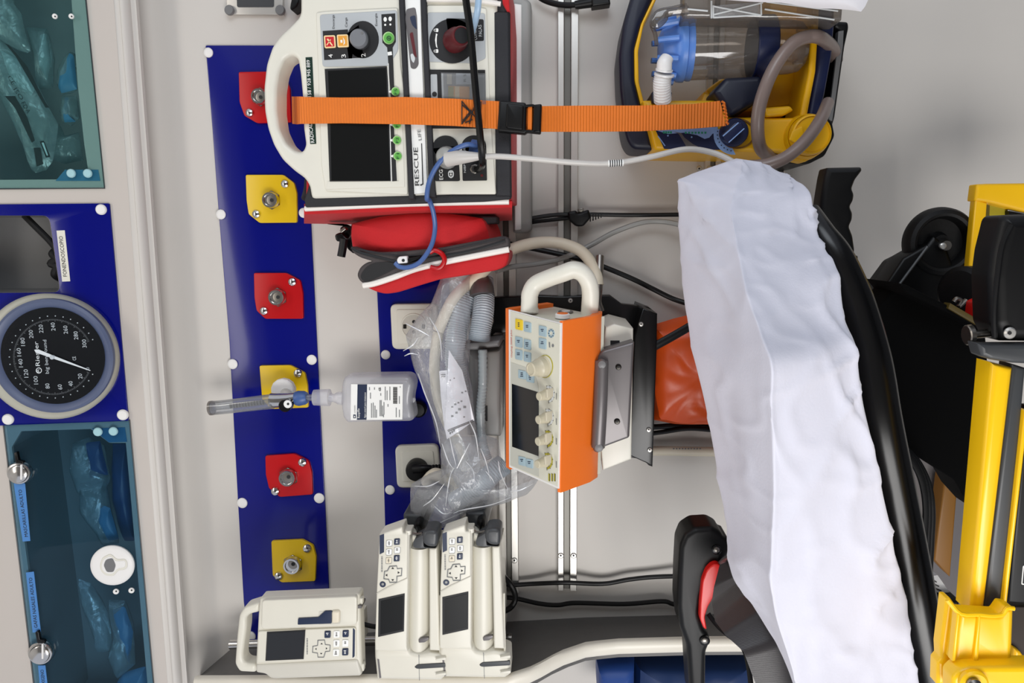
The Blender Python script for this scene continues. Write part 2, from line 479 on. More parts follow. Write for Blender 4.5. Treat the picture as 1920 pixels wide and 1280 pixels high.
        COL.objects.link(o)
        if parent is not None: o.parent = parent
        else: o.location = bs
        BASE[o.name] = bs
        if label: o['label'] = label
        return o
def marks(g, fr, cx, cy, h, m, s=1.0):
    '''small unreadable key symbol: a few strokes'''
    for i in range(random.randint(2, 3)):
        y = cy+(i-1)*2.6*s; w = random.choice((1.4, 2.0, 2.6))*s
        g.flat(fr, rect(cx-w, y-.7*s, cx+w*.7, y+.5*s), h, m, .0003)
BASE = {}; BASES = {}
GL = {}
def glyphs(st):
    if st in GL: return GL[st]
    c = bpy.data.curves.new('tmp', 'FONT'); c.body = st; c.resolution_u = 2; o = bpy.data.objects.new('tmp', c)
    me = o.to_mesh(); vs = [(v.co.x, v.co.y) for v in me.vertices]; fs = [tuple(p.vertices) for p in me.polygons]
    o.to_mesh_clear(); bpy.data.objects.remove(o); bpy.data.curves.remove(c)
    x0 = min(v[0] for v in vs); w = max(v[0] for v in vs)-x0
    GL[st] = ([(x-x0, y) for x, y in vs], fs, w, 0.69); return GL[st]
def thing(name, label, cat, at, group=None):
    o = bpy.data.objects.new(name, None); COL.objects.link(o); o.location = at; o.empty_display_size = 0.02
    o['label'] = label; o['category'] = cat
    if group: o['group'] = group
    BASE[o.name] = V(at); return o
def tag(o, label, cat, group=None):
    o['label'] = label; o['category'] = cat
    if group: o['group'] = group
    return o
def struct(mb, name, **k):
    o = mb.build(name, **k); o['kind'] = 'structure'; return o
def screw(fr, px, py, h, r=5, m='steel', name='screw', parent=None, dark=True):
    b = MB(); b.disc(fr, px, py, h-0.0005, [(r, 0), (r, 0.0012), (r*.75, 0.0028), (r*.4, 0.0030)], m, 16)
    if dark: b.disc(fr, px, py, h+0.0024, [(r*.34, 0), (r*.34, 0.0007)], 'ink', 6)
    return b.build(name, parent)

# ================================================================ THE SHELL
# wall with the cove that steps out to the overhead locker; profile runs along the vehicle (x)
YL0, YL1 = -260, 1700
LT = math.radians(10.8)
LO = W.p(262, 640, 0.075)
LK = Fr(LO, (1, 0, 0), (0, -math.sin(LT), math.cos(LT)))     # front plane of the overhead locker, leaning into the room
zc = LO.z
b = MB()
prof = [(-0.9, 0.0), (0.0, 0.0)]
x0, x1 = -1.35, 1.3
zw = W.p(330, 640, 0.0).z
pr = [(0.0, 0.0), (0.0, zw-0.02)]
for k in range(1, 9):
    a = math.pi/2*k/8; pr.append((0.045*(1-math.cos(a)), zw-0.02+0.062*math.sin(a)))
pr += [(0.050, zc-0.030), (0.058, zc-0.030), (0.060, zc-0.022)]
for k in range(0, 9):
    a = math.pi*k/8; pr.append((0.068+0.006*(math.sin(a))-0.004*math.cos(a), zc-0.022+0.006*(1-math.cos(a))))
pr += [(0.072, zc-0.004), (0.075, zc)]
rows = [[V((x, -h, z)) for h, z in pr] for x in (x0, x1)]
b.grid(rows, 'wall'); struct(b, 'wall_back', angle=50)
b = MB(); b.add([V((x, y, 0)) for x, y in ((-1.35, -2.6), (1.3, -2.6), (1.3, 0.05), (-1.35, 0.05))]+[V((x, y, -0.03)) for x, y in ((-1.35, -2.6), (1.3, -2.6), (1.3, 0.05), (-1.35, 0.05))],
      [(0, 1, 2, 3), (7, 6, 5, 4), (0, 4, 5, 1), (1, 5, 6, 2), (2, 6, 7, 3), (3, 7, 4, 0)], 'floor'); struct(b, 'floor')

b = MB(); b.add([V((x, y, z)) for x, y, z in ((-1.35, -2.3, 0), (1.3, -2.3, 0), (1.3, -2.3, 2.8), (-1.35, -2.3, 2.8))]+[V((x, -2.34, z)) for x, z in ((-1.35, 0), (1.3, 0), (1.3, 2.8), (-1.35, 2.8))], [(0, 1, 2, 3), (7, 6, 5, 4)], 'farwall'); struct(b, 'wall_front')
b = MB(); b.add([V((x, y, 2.8)) for x, y in ((-1.35, -2.3), (1.3, -2.3), (1.3, 0.3), (-1.35, 0.3))]+[V((x, y, 2.83)) for x, y in ((-1.35, -2.3), (1.3, -2.3), (1.3, 0.3), (-1.35, 0.3))], [(0, 1, 2, 3), (7, 6, 5, 4)], 'wall'); struct(b, 'ceiling')
# overhead locker: the front board with its openings, then boxes behind them
lockT = thing('overhead_locker', 'overhead locker with blue tinted doors along the top of the wall', 'locker', LK.p(262, 640, 0))
b = MB()
G1 = [(-140, -160), (128, -160), (134, 0), (146, 160), (158, 270), (165, 318), (150, 336), (-140, 338)]
G2 = [(22, 838), (40, 808), (170, 804), (205, 830), (236, 830), (276, 1275), (284, 1370), (92, 1370), (82, 1280)]
HB = rp(PX(-140, 404, 92, 404, 113, 548, -140, 550), 14)
outer = PX(-150, -700, 156, -700, 204, -190, 213, 0, 262, 640, 291, 1000, 314, 1280, 360, 2000, -150, 2000)
b.prism(LK, outer, 0.0, -0.006, 'locker', holes=[G1, G2, HB], back=False)
b.build('front_board', lockT)
def bx(fr, pts, h1, h0, m, name, parent):   # open box lined behind an opening
    b = MB(); q = [fr.loc(fr.p(x, y, h1))[:2] for x, y in pts]; n = len(q)
    if area2(q) < 0: q = q[::-1]
    vs = [fr.w(x, y, h1) for x, y in q]+[fr.w(x, y, h0) for x, y in q]
    b.add(vs, [(i, (i+1) % n, n+(i+1) % n, n+i) for i in range(n)]+[tuple(n+i for i in range(n))], m)
    return b.build(name, parent, sm=False)
bx(LK, G1, -0.004, -0.17, 'interior', 'compartment', lockT)
bx(LK, G2, -0.004, -0.17, 'interior', 'compartment', lockT)
bx(LK, HB, -0.004, -0.12, 'midgrey', 'compartment', lockT)
# glass doors
g = MB(); g.prism(LK, PX(-150, -170, 151, -170, 159, 0, 195, 351, -150, 354), 0.006, 0.001, 'tealglass'); gd = g.build('glass_door', lockT)
for (x, y) in ((134, 325), (165, 325)):
    g = MB(); g.disc(LK, x, y, 0.006, [(8.2, 0), (8.2, 0.002), (6.5, 0.0035)], 'discblue', 20); g.build('hinge_disc', gd)
for (x, y) in ((103.5, 31), (134.5, 31)):
    g = MB(); g.disc(LK, x, y, 0.006, [(5, 0), (5, 0.002), (3.8, 0.003)], 'cap', 18); g.disc(LK, x, y, 0.0088, [(1.6, 0), (1.6, .0006)], 'ink', 8); g.build('screw', gd)
g = MB(); g.prism(LK, PX(122, 318, 184, 318, 188, 339, 104, 339), 0.0009, -0.004, 'packblue'); g.build('hinge', gd)
g = MB(); g.prism(LK, PX(7, 796, 241, 789, 286, 1280, 294, 1400, 76, 1400, 64, 1280), 0.006, 0.001, 'tealglass2'); gd = g.build('glass_door', lockT)
for (x, y) in ((184, 809), (213, 808)):
    g = MB(); g.disc(LK, x, y, 0.006, [(8, 0), (8, 0.002), (6.5, 0.0035)], 'discblue', 20); g.build('hinge_disc', gd)
for (x, y) in ((218, 1108), (247, 1106)):
    g = MB(); g.disc(LK, x, y, 0.006, [(5, 0), (5, 0.002), (3.8, 0.003)], 'cap', 18); g.disc(LK, x, y, 0.0088, [(1.6, 0), (1.6, .0006)], 'ink', 8); g.build('screw', gd)
g = MB(); g.prism(LK, PX(172, 803, 234, 801, 238, 828, 204, 829), 0.0009, -0.006, 'packblue'); g.build('hinge', gd)
for (x, y, s) in ((39.5, 885, 0), (79.5, 1221, 0)):
    g = MB(); g.disc(LK, x, y, 0.006, [(21, 0), (21, 0.006), (19, 0.009), (16.5, 0.0095), (16, 0.008), (15.5, 0.012), (14, 0.013)], 'chrome', 32)
    g.prism(LK, rect(x-1.6, y-14, x+1.6, y+14, 1), 0.0212, 0.018, 'cap'); kk = g.build('lock_knob', gd)
    g = MB(); g.prism(LK, rp(PX(x-14, y-36, x-8, y-38, x-5, y-22, x+4, y-20, x+4, y-14, x-10, y-16), 2), 0.014, 0.007, 'blackgloss', 0.001); g.build('lock_tongue', kk)
g = MB(); cx, cy = 212, 1058.5
g.disc(LK, cx, cy, 0.006, [(37, 0), (37, 0.003), (35, 0.005), (30, 0.006)], 'cap', 40)
g.prism(LK, rp(cC(478, 715, 490, 680, 530, 660, 560, 688, 600, 686, 610, 700, 610, 728, 595, 738, 566, 740, 545, 768, 505, 765, 482, 742), 5), 0.0135, 0.010, 'offwhite', 0.0008)
g.prism(LK, rp(cC(486, 715, 496, 686, 530, 670, 554, 696, 598, 694, 602, 702, 602, 724, 562, 732, 540, 758, 508, 755, 490, 738), 5), 0.0142, 0.012, 'cap', 0.0006)
g.prism(LK, rp(cC(497, 715, 508, 688, 540, 680, 556, 715, 545, 748, 512, 748), 4), 0.0146, 0.013, 'midgrey')
g.build('latch', gd)
# dark rubber seal lines at the glass edge
g = MB(); g.tube([LK.p(x, y, 0.001) for x, y in ((-150, 355), (196, 352.8), (161, 0), (153, -170))], 0.0012, 'darkgrey', 6, 1); g.build('seal', lockT)
g = MB(); g.tube([LK.p(x, y, 0.001) for x, y in ((76, 1400), (63, 1280), (6, 795), (243, 787.5), (288, 1280), (296, 1400))], 0.0012, 'darkgrey', 6, 1); g.build('seal', lockT)
# stickers on the lower door
for pts, st, a, e, hp in ((d16(82, 84, 150, 80, 182, 428, 136, 432), 'MASCARILLAS ADULTO', d16(168, 402)[0], d16(130, 120)[0], 4.6),
                          (d16(155, 618, 203, 612, 245, 972, 196, 978), 'GAFAS NASALES ADULTO', d16(226, 948)[0], d16(193, 648)[0], 4.6),
                          (d16(228, 1176, 272, 1174, 300, 1420, 250, 1424), 'ADULTO OXIGENO', d16(282, 1400)[0], d16(262, 1200)[0], 4.6)):
    g = MB(); g.flat(LK, pts, 0.0066, 'stickblue'); g.text(LK, a, e, hp+.8, st, 0.0067, 'ink'); g.build('sticker', gd)
# contents of the upper compartment
def pack(name, label, pts, h, th, m, group=None, deco=None, nz=0.004, ns=26, inner=None, cat='packet'):
    t = thing(name, label, cat, LK.p(sum(p[0] for p in pts)/len(pts), sum(p[1] for p in pts)/len(pts), h-th/2), group)
    if inner:
        for q, mm, hh in inner:
            g = MB(); g.pillow(LK, q, h+hh, th*0.5, mm, 0.003, 40, 5, 36, seed=random.random()*9); g.build('mask', t)
    g = MB(); g.pillow(LK, pts, h, th, m, nz, ns, 8, 60, seed=random.random()*9, fold=0.006)
    if deco: deco(g)
    g.build('wrapper', t); return t
pack('plastic_pouch', 'pale empty clear pouch at the top corner of the upper compartment', d17(-500, -500, 160, -300, 170, 60, 260, 160, 310, 420, 370, 600, 340, 640, 200, 600, 60, 520, -100, 400, -500, 300), -0.03, 0.03, 'film2')
def deco(g):
    for q in (d17(60, 520, 110, 540, 330, 800, 540, 1220, 590, 1290, 545, 1290, 400, 1040, 190, 680), ):
        g.flat(LK, q, -0.005, 'ink')
    g.flat(LK, d18(60, 0, 190, 0, 340, 260, 440, 560, 400, 590, 300, 380, 190, 150), -0.005, 'ink')
    g.flat(LK, d18(425, 655, 510, 650, 545, 860, 462, 890), -0.005, 'ink')
    g.flat(LK, d18(500, 570, 555, 565, 635, 765, 580, 778), -0.004, 'ink'); g.flat(LK, d18(525, 590, 550, 586, 606, 748, 590, 752), -0.0036, 'packwhite')
    g.text(LK, d17(88, 925)[0], d17(150, 1020)[0], 7.5, 'CE', -0.004, 'ink'); g.text(LK, d17(158, 1075)[0], d17(250, 1205)[0], 7.5, 'ISO', -0.004, 'ink'); g.text(LK, d18(268, 88)[0], d18(346, 225)[0], 7.5, 'FDA', -0.004, 'ink')
pack('mask_packet', 'long clear packet printed CE ISO FDA with a black band', d17(-200, 300, 0, 480, 120, 560, 330, 800, 560, 1240, 700, 1500, 640, 1920, 560, 2040, 430, 2080, 380, 2040, 300, 1800, 120, 1400, -40, 1100, -200, 900), -0.035, 0.03, 'film2', deco=deco, nz=0.002,
     inner=[(d17(0, 600, 200, 700, 420, 1050, 380, 1150, 150, 1000), 'packwhite', -0.01)])
pack('mask_packet', 'crumpled clear packet with a white strap behind the two door screws', d17(330, 330, 560, 340, 650, 700, 640, 1050, 450, 1080, 420, 700), -0.06, 0.03, 'film2', inner=[(d17(480, 420, 560, 400, 610, 760, 560, 980, 470, 800), 'packwhite', 0.0)])
pack('mask_packet', 'blue mask pad beside the foam liner, tip up', d17(840, 620, 900, 640, 930, 1080, 860, 1120, 740, 1140, 690, 1040, 700, 860, 770, 700), -0.05, 0.03, 'film2', inner=[(d17(840, 640, 890, 660, 925, 1070, 740, 1120, 700, 1040, 710, 860), 'packblue', 0.01)])
pack('mask_packet', 'small pale blue packet under the blue mask pad', d18(800, 0, 960, 0, 1000, 280, 900, 380, 800, 340, 770, 200), -0.05, 0.03, 'film2', inner=[(d18(820, 10, 860, 20, 880, 240, 960, 320, 820, 330, 790, 180), 'packblue', 0.01)])
pack('mask_packet', 'loosely folded clear packet near the lower edge of the upper door', d18(560, 420, 740, 340, 780, 500, 1000, 450, 1060, 820, 820, 860, 640, 800, 540, 560), -0.07, 0.03, 'film2')
# contents of the lower compartment
pack('mask_packet', 'crumpled packet with deep blue parts behind the upper hinge discs of the lower door', cC(350, 130, 430, 100, 500, 140, 530, 300, 480, 400, 380, 380, 330, 260), -0.045, 0.04, 'film2', inner=[(cC(410, 130, 480, 120, 520, 280, 430, 300), 'packdeep', 0.01)])
pack('mask_packet', 'clear packet with a pointed pale blue mask above the round white latch', cC(385, 320, 500, 300, 560, 560, 575, 610, 500, 625, 420, 500, 380, 450), -0.04, 0.035, 'film2', inner=[(cC(480, 420, 530, 440, 570, 590, 520, 600, 470, 500), 'packblue', 0.012)])
pack('mask_packet', 'dark blue packet lying low along the lower edge of the lower door', cC(540, 130, 605, 130, 640, 440, 650, 600, 600, 600, 540, 420), -0.07, 0.03, 'packdeep')
pack('cannula_packet', 'flat grey clear packet left of the two small screws', cC(380, 780, 440, 800, 520, 940, 545, 1130, 470, 1130, 430, 980, 380, 860), -0.045, 0.03, 'film2')
pack('cannula_packet', 'blue tubing packet below the two small screws', cC(520, 880, 600, 880, 640, 1000, 650, 1190, 560, 1260, 520, 1160, 560, 1000), -0.045, 0.04, 'film2', inner=[(cC(540, 930, 600, 910, 640, 1040, 620, 1190, 560, 1060), 'packblue', 0.01)])
pack('cannula_packet', 'bright blue packet at the bottom corner of the lower door', cC(590, 1230, 700, 1200, 715, 1290, 720, 1400, 560, 1400, 560, 1280), -0.05, 0.03, 'packblue')

# blue panel on the locker with the stethoscope opening
bp = thing('instrument_panel', 'glossy blue panel with stethoscope opening between the two tinted doors', 'panel', LK.p(105, 600, 0.0))
g = MB(); g.prism(LK, rp(PX(-140, 384, 205, 381, 241, 789, -140, 803), 3), 0.004, 0.0003, 'blue', 0.0008, holes=[rp(PX(-130, 404, 92, 404, 113, 548, -130, 550), 14)]); g.build('panel_sheet', bp)
for (x, y) in ((190.5, 392.8), (231, 777), (16, 785.5)):
    g = MB(); g.disc(LK, x, y, 0.0035, [(10, 0), (10, 0.0025), (8, 0.0045), (4, 0.005)], 'cap', 24); g.build('screw_cap', bp)
g = MB(); g.flat(LK, cB(308, 152, 353, 150, 383, 428, 339, 430), 0.0048, 'offwhite'); g.text(LK, cB(366, 402)[0], cB(342, 182)[0], 6.6, 'FONENDOSCOPIO', 0.0049, 'ink'); g.build('name_label', bp)
g = MB()
g.tube([LK.p(x, y, h) for x, y, h in ((46, 404, -0.02), (70, 428, -0.015), (92, 450, -0.012), (104, 466, -0.01), (106, 480, -0.02))], 0.0055, 'rubber', 10)
g.tube([LK.p(x, y, h) for x, y, h in ((108, 466, -0.02), (98, 476, -0.01), (106, 486, -0.01), (95, 494, -0.012), (106, 500, -0.01), (102, 514, -0.01), (112, 522, -0.03))], 0.0062, 'rubber', 10)
tag(g.build('stethoscope'), 'black coiled stethoscope tubing inside the small opening of the blue panel', 'stethoscope')
# sphygmomanometer dial
gt = thing('blood_pressure_gauge', 'large round black dial blood pressure gauge with grey rim', 'gauge', LK.p(99.5, 667, 0.004))
k = sc(LK, 99.5, 667, 0.03)
cx, cy = 101, 667
g = MB(); g.lathe(LK.p(cx, cy, 0.004), LK.N, [(118*k, 0), (119*k, 0.012), (117*k, 0.018), (112*k, 0.023), (106*k, 0.0245)], 'gaugerim', 72); g.build('rim', gt)
g = MB(); g.lathe(LK.p(cx, cy, 0.0285), LK.N, [(107*k, 0), (106*k, 0.006), (101*k, 0.009), (94*k, 0.006), (90*k, 0.001)], 'gaugeblue', 72); g.build('bezel', gt)
g = MB(); g.lathe(LK.p(cx, cy, 0.026), LK.N, [(91*k, 0), (91*k, 0.004)], 'dial', 64)
HD = 0.0305
dc = d21(553, 607)[0]
for i in range(31):
    a = math.radians(-77+ i*(360-50)/30.0) ; a = math.radians(205) - math.radians(i*310/30.0) + 0
    # clockwise scale seen upright; upright up is image left
    ux, uy = math.cos(a-math.pi), -math.sin(a-math.pi)
    th = math.radians(-155+i*310/30.0)           # clockwise angle from upright up
    ix, iy = -math.cos(th), -math.sin(th)
    g.flat(LK, circ(dc[0]+ix*82, dc[1]+iy*77, 1.1, 8), HD, 'paleink')
    for j in range(5):
        t2 = th+math.radians(310/30/5*j)
        if i == 30 and j: break
        jx, jy = -math.cos(t2), -math.sin(t2); tx, ty = -jy*.35, jx*.35
        r0, r1 = (70, 75) if j == 0 else (72, 75)
        g.flat(LK, [(dc[0]+jx*r0-tx, dc[1]+jy*r0*.95-ty), (dc[0]+jx*r1-tx, dc[1]+jy*r1*.95-ty), (dc[0]+jx*r1+tx, dc[1]+jy*r1*.95+ty), (dc[0]+jx*r0+tx, dc[1]+jy*r0*.95+ty)], HD, 'greyink')
for st, x, y in (('0', 915, 725), ('20', 840, 806), ('40', 742, 884), ('60', 630, 918), ('80', 500, 908), ('100', 378, 848), ('120', 276, 778), ('140', 220, 670), ('160', 202, 556), ('180', 242, 448), ('200', 328, 368), ('220', 432, 312), ('240', 558, 290), ('260', 688, 322), ('280', 796, 382), ('300', 884, 466)):
    w = 20*len(st)+(-2 if len(st) == 1 else 0)*5
    w = {1: 26, 2: 54, 3: 86}[len(st)]
    g.text(LK, d21(x+22, y+w/2)[0], d21(x+14, y-w/2)[0], 7.2, st, HD, 'paleink')
g.text(LK, d21(418, 700)[0], d21(398, 445)[0], 7.4, 'Riester', HD, 'white')
g.text(LK, d21(512, 780)[0], d21(484, 428)[0], 6.2, 'big ben round', HD, 'paleink')
g.text(LK, d21(798, 640)[0], d21(786, 560)[0], 6.0, 'CE 0124', HD, 'paleink') if 0 else g.text(LK, d21(798, 640)[0], d21(790, 600)[0], 6.0, 'CE', HD, 'paleink')
g.prism(LK, circ(*d21(405, 748)[0], 5.6, 20), HD, HD-.0003, 'white', holes=[circ(*d21(405, 748)[0], 4.3, 20)]); g.text(LK, d21(414, 766)[0], d21(410, 730)[0], 4.5, 'R', HD, 'white')
g.build('dial_face', gt)
g = MB(); g.prism(LK, d21(357, 532, 372, 560, 550, 622, 940, 752, 945, 746, 560, 594, 405, 530, 378, 528), HD+0.003, HD+0.002, 'white')
g.disc(LK, *dc, HD, [(4, 0), (4, 0.004), (2, 0.0045)], 'paleink', 16); g.build('pointer', gt)
g = MB(); g.lathe(LK.p(cx, cy, 0.035), LK.N, [(91*k, 0), (91*k, 0.001)], 'dialglass', 48); g.build('dial_cover', gt)

# ================================================================ partition to the left of the wall (bottom of the photo)
def lerp_poly(pts, x):
    for (a, b_) in zip(pts, pts[1:]):
        if a[0] <= x <= b_[0]:
            t = (x-a[0])/(b_[0]-a[0]); return [a[i]+(b_[i]-a[i])*t for i in range(1, len(a))]
    return pts[-1][1:] if x > pts[-1][0] else pts[0][1:]
back = [(375, 1266), (445, 1206), (470, 1203), (950, 1165), (1100, 1157), (1380, 1150), (1600, 1146)]
front = [(370, 1270, .10), (445, 1270, .14), (700, 1268, .20), (950, 1268, .22), (1000, 1252, .205), (1050, 1224, .17), (1100, 1207, .14), (1160, 1201, .128), (1300, 1197, .122), (1600, 1195, .118)]
b = MB(); R0 = []; 
for i in range(40):
    x = 375+(1600-375)*i/39
    yb = lerp_poly(back, x)[0]; yf, hf = lerp_poly(front, x)
    A = W.p(x, yb, 0.0); B = W.p(x, yf, hf)
    R0.append([A, A.lerp(B, .5), B, B+V((-0.03, 0, 0)), A+V((-0.03, 0, 0))])
b.grid(R0, 'laminate', closed=True); struct(b, 'wall_left', angle=30)
b = MB(); rows = []
for i in range(60):
    x = 366+(1600-366)*i/59
    yf, hf = lerp_poly(front, max(x, 370))
    B = W.p(x, yf, hf); w = -0.021 if x > 960 else -0.03
    r = [B+V((0.001, 0.006, 0)), B+V((0.002, -0.002, 0)), B+V((-0.003, -0.007, 0)), B+V((w+0.004, -0.007, 0)), B+V((w-.002, -0.002, 0)), B+V((w, 0.006, 0))]
    rows.append(r)
b.grid(rows, 'trim', closed=True); struct(b, 'trim_1', angle=60)

# ================================================================ blue strips
s1 = thing('outlet_panel', 'long glossy blue panel strip carrying the row of gas outlets', 'panel', W.p(510, 640, 0))
g = MB(); g.prism(W, rp(PX(385, 85, 566, 85, 583, 421, 595, 663, 610, 960, 617, 1115, 622, 1201, 469, 1203, 457, 1130, 446, 940, 430, 640, 410, 400, 398, 240), 3), 0.004, 0.0, 'blue', 0.0008); g.build('panel_sheet', s1)
for (x, y) in ((391.5, 99), (551, 101), (415, 402), (570, 399), (437, 682), (585, 674), (455, 942), (599, 933), (470, 1192)):
    g = MB(); g.disc(W, x, y, 0.0035, [(9.3, 0), (9.3, 0.0025), (7.5, 0.004), (4, 0.0045)], 'cap', 24); g.build('screw_cap', s1)
s2 = thing('socket_panel', 'glossy blue panel strip carrying the two mains sockets', 'panel', W.p(780, 760, 0))
g = MB(); g.prism(W, PX(700, 420, 836, 420, 842, 527, 852, 760, 864, 1000, 868, 1110, 728, 1110, 722, 989, 714, 700, 707, 550), 0.004, 0.0, 'blue', 0.0008); g.build('panel_sheet', s2)
for (x, y) in ((723.5, 664.5), (731.5, 917.5)):
    g = MB(); g.disc(W, x, y, 0.0035, [(8.6, 0), (8.6, 0.0025), (7, 0.004), (4, 0.0045)], 'cap', 24); g.build('screw_cap', s2)

# gas outlets
def outlet(pts, m, cxy, screws, label, r=18, knurl=False):
    t = thing('gas_outlet', label, 'gas outlet', W.p(*cxy, 0.004), 'red and yellow gas outlets')
    g = MB(); g.prism(W, rp(pts, 3, 2), 0.010, 0.0035, m, 0.0008); g.build('cover_plate', t)
    g = MB(); g.disc(W, *cxy, 0.0095, [(r, 0), (r, 0.003), (r*.9, 0.0045)], 'steel', 6 if not knurl else 18)
    g.disc(W, *cxy, 0.0135, [(r*.84, 0), (r*.84, 0.010), (r*.78, 0.012), (r*.62, 0.012), (r*.58, 0.0095), (r*.5, 0.0095)], 'chrome', 30)
    g.disc(W, *cxy, 0.0225, [(r*.5, 0), (r*.5, 0.002), (r*.3, 0.0024)], 'steel', 24)
    g.disc(W, *cxy, 0.0245, [(r*.2, 0), (r*.2, 0.0012)], 'ink', 8); g.build('valve', t)
    for (x, y) in screws:
        g = MB(); g.disc(W, x, y, 0.0095, [(8, 0), (8, 0.0015), (6.8, 0.004), (4, 0.0055), (1.5, 0.006)], 'chrome', 18); g.disc(W, x, y, 0.0150, [(1.6, 0), (1.6, 0.0008)], 'ink', 6); g.build('screw', t)
    return t
outlet(cD(205, 228, 400, 225, 470, 262, 497, 320, 505, 515, 310, 520, 238, 478, 210, 400), 'red', cD(332, 372)[0], cD(437, 278, 270, 462), 'red gas outlet half hidden by the white defibrillator handle')
outlet(cD(245, 815, 460, 815, 522, 862, 537, 920, 537, 1088, 325, 1090, 262, 1040, 250, 960), 'yellow', cD(395, 960)[0], cD(472, 868, 308, 1040), 'yellow gas outlet just below the defibrillator handle')
outlet(cE(245, 132, 400, 132, 468, 168, 480, 230, 482, 352, 300, 352, 258, 312, 248, 250), 'red', cE(362, 248)[0], cE(432, 175, 296, 314), 'red gas outlet above the flowmeter')
outlet(cE(272, 577, 420, 575, 490, 612, 502, 670, 506, 778, 330, 785, 285, 740), 'yellow', cE(396, 690)[0], cE(458, 613), 'yellow gas outlet with the flowmeter plugged in', 16)
outlet(cE(300, 1010, 440, 1000, 508, 1034, 523, 1090, 527, 1195, 370, 1207, 318, 1165, 303, 1100), 'red', cE(413, 1110)[0], cE(480, 1040, 350, 1178), 'red gas outlet below the flowmeter')
outlet(cJ(460, 230, 640, 222, 702, 255, 720, 320, 715, 462, 520, 470, 468, 430), 'yellow', cJ(588, 362)[0], cJ(670, 270, 505, 430), 'yellow gas outlet nearest the infusion pump')

# mains sockets
def sock(q, inner, label):
    t = thing('mains_socket', label, 'socket', W.p(*q[0], 0.004), 'white mains sockets')
    g = MB(); g.prism(W, rp(q, 12, 5), 0.014, 0.0035, 'offwhite', 0.003); g.build('frame', t)
    g = MB(); g.prism(W, rp(inner, 4, 3), 0.0155, 0.012, 'offwhite', 0.001); g.build('insert', t)
    return t
t = sock(PX(731, 570, 819, 569, 824, 654, 735, 655), PX(743, 580, 808, 580, 812, 645, 746, 645), 'empty mains socket on the blue panel near the red pouch')
g = MB(); cx, cy = 776, 612
k = sc(W, cx, cy, 0.0155); P = W.p(cx, cy, 0.0157)
g.lathe(P, W.N, [(25*k, 0), (24.5*k, 0.001), (22*k, 0.0012), (21.5*k, 0.0002)], 'offwhite', 36)
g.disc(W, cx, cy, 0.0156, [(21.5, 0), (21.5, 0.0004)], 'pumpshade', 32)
for dx, dy, r in ((0, -9, 3.4), (0, 10, 3.4), (0, 0.5, 2)): g.disc(W, cx+dx, cy+dy, 0.0160, [(r, 0), (r, 0.0004)], 'ink', 12)
for dx in (-17, 18): g.prism(W, rect(cx+dx-3, cy-4, cx+dx+3, cy+4, 1), 0.0168, 0.0158, 'darkmetal')
g.build('socket_well', t)
t = sock(PX(740, 836, 821, 833, 828, 913, 744, 915), PX(752, 847, 812, 845, 817, 902, 755, 903), 'mains socket holding the round black plug')
p = thing('mains_plug', 'round black mains plug pushed into the lower white socket', 'plug', W.p(783, 878, 0.016))
g = MB(); g.disc(W, 783, 878, 0.0156, [(20, 0), (20, 0.010), (18, 0.018), (12, 0.020)], 'black', 32); g.build('plug_body', p)
g = MB(); g.tube([W.p(x, y, h) for x, y, h in ((775, 879, .036), (792, 878, .038), (806, 877, .036))], [.008, .008, .006], 'black', 12)
g.tube([W.p(x, y, h) for x, y, h in ((804, 877, .036), (826, 876, .034), (845, 880, .03), (870, 885, .02))], .0052, 'rubber', 10, 8, 0.12); g.build('cord', p)
g = MB(); g.disc(W, 786, 765, 0.0035, [(15, 0), (15, 0.012), (12, 0.016), (4, 0.017)], 'black', 24); tag(g.build('rubber_stopper'), 'black knob on the blue panel behind the water bottle', 'knob')

# flowmeter and humidifier bottle
ft = thing('oxygen_flowmeter', 'flowmeter with clear tube plugged into the yellow outlet', 'flowmeter', W.p(536, 745, 0.03))
P4 = cE(396, 690)[0]
g = MB(); g.disc(W, *P4, 0.028, [(20, 0), (22, 0.002), (22, 0.012), (20, 0.014), (12, 0.014)], 'whiteplastic', 14); g.build('coupling', ft)
g = MB(); g.tube([W.p(536, 735, .035), W.p(538, 744, .055), W.p(540, 752, .07)], .010, 'chrome', 14); g.tube([W.p(x, y, .066) for x, y in ((508, 750), (530, 750), (554, 746))], [.013, .013, .010], 'chrome', 20, 2); g.build('body', ft)
g = MB(); g.tube([W.p(x, y, .066) for x, y in ((397, 764.5), (420, 762.8), (512, 752))], [.0125, .0125, .0135], 'tubeclear', 24, 2); g.tube([W.p(x, y, .066) for x, y in ((394, 765), (399, 764.5))], .0130, 'smoke', 20, 1); g.build('outer_tube', ft)
g = MB(); g.tube([W.p(x, y, .066) for x, y in ((400, 764), (512, 752))], .005, 'tubeclear', 14, 2)
for i in range(12): g.tube([W.p(432+i*5.5, 761-i*.62, .0705), W.p(433.4+i*5.5, 760.8-i*.62, .0705)], .0048, 'greyink', 10, 1)
g.build('scale_tube', ft)
g = MB(); g.disc(W, 540, 757, .074, [(11, 0), (11.5, 0.004), (11.5, 0.016), (10, 0.018)], 'blackgloss', 20); g.disc(W, 540, 757, .0915, [(7.5, 0), (7.5, 0.002), (6, 0.003)], 'white', 20)
g.flat(W, circ(540, 757, 2.4, 12), .0948, 'ink'); g.build('knob', ft)
g = MB(); g.tube([W.p(x, y, .066) for x, y in ((554, 747), (566, 746), (576, 745))], [.0125, .0135, .010], 'cableblue', 20, 2, 0.05); g.build('connector', ft, label='blue connector')
bt = thing('humidifier_bottle', 'clear water bottle with printed label hanging from the flowmeter', 'bottle', W.p(710, 750, .05))
g = MB(); g.tube([W.p(x, y, .066) for x, y in ((575, 745), (592, 745))], .006, 'tubeclear', 14, 1)
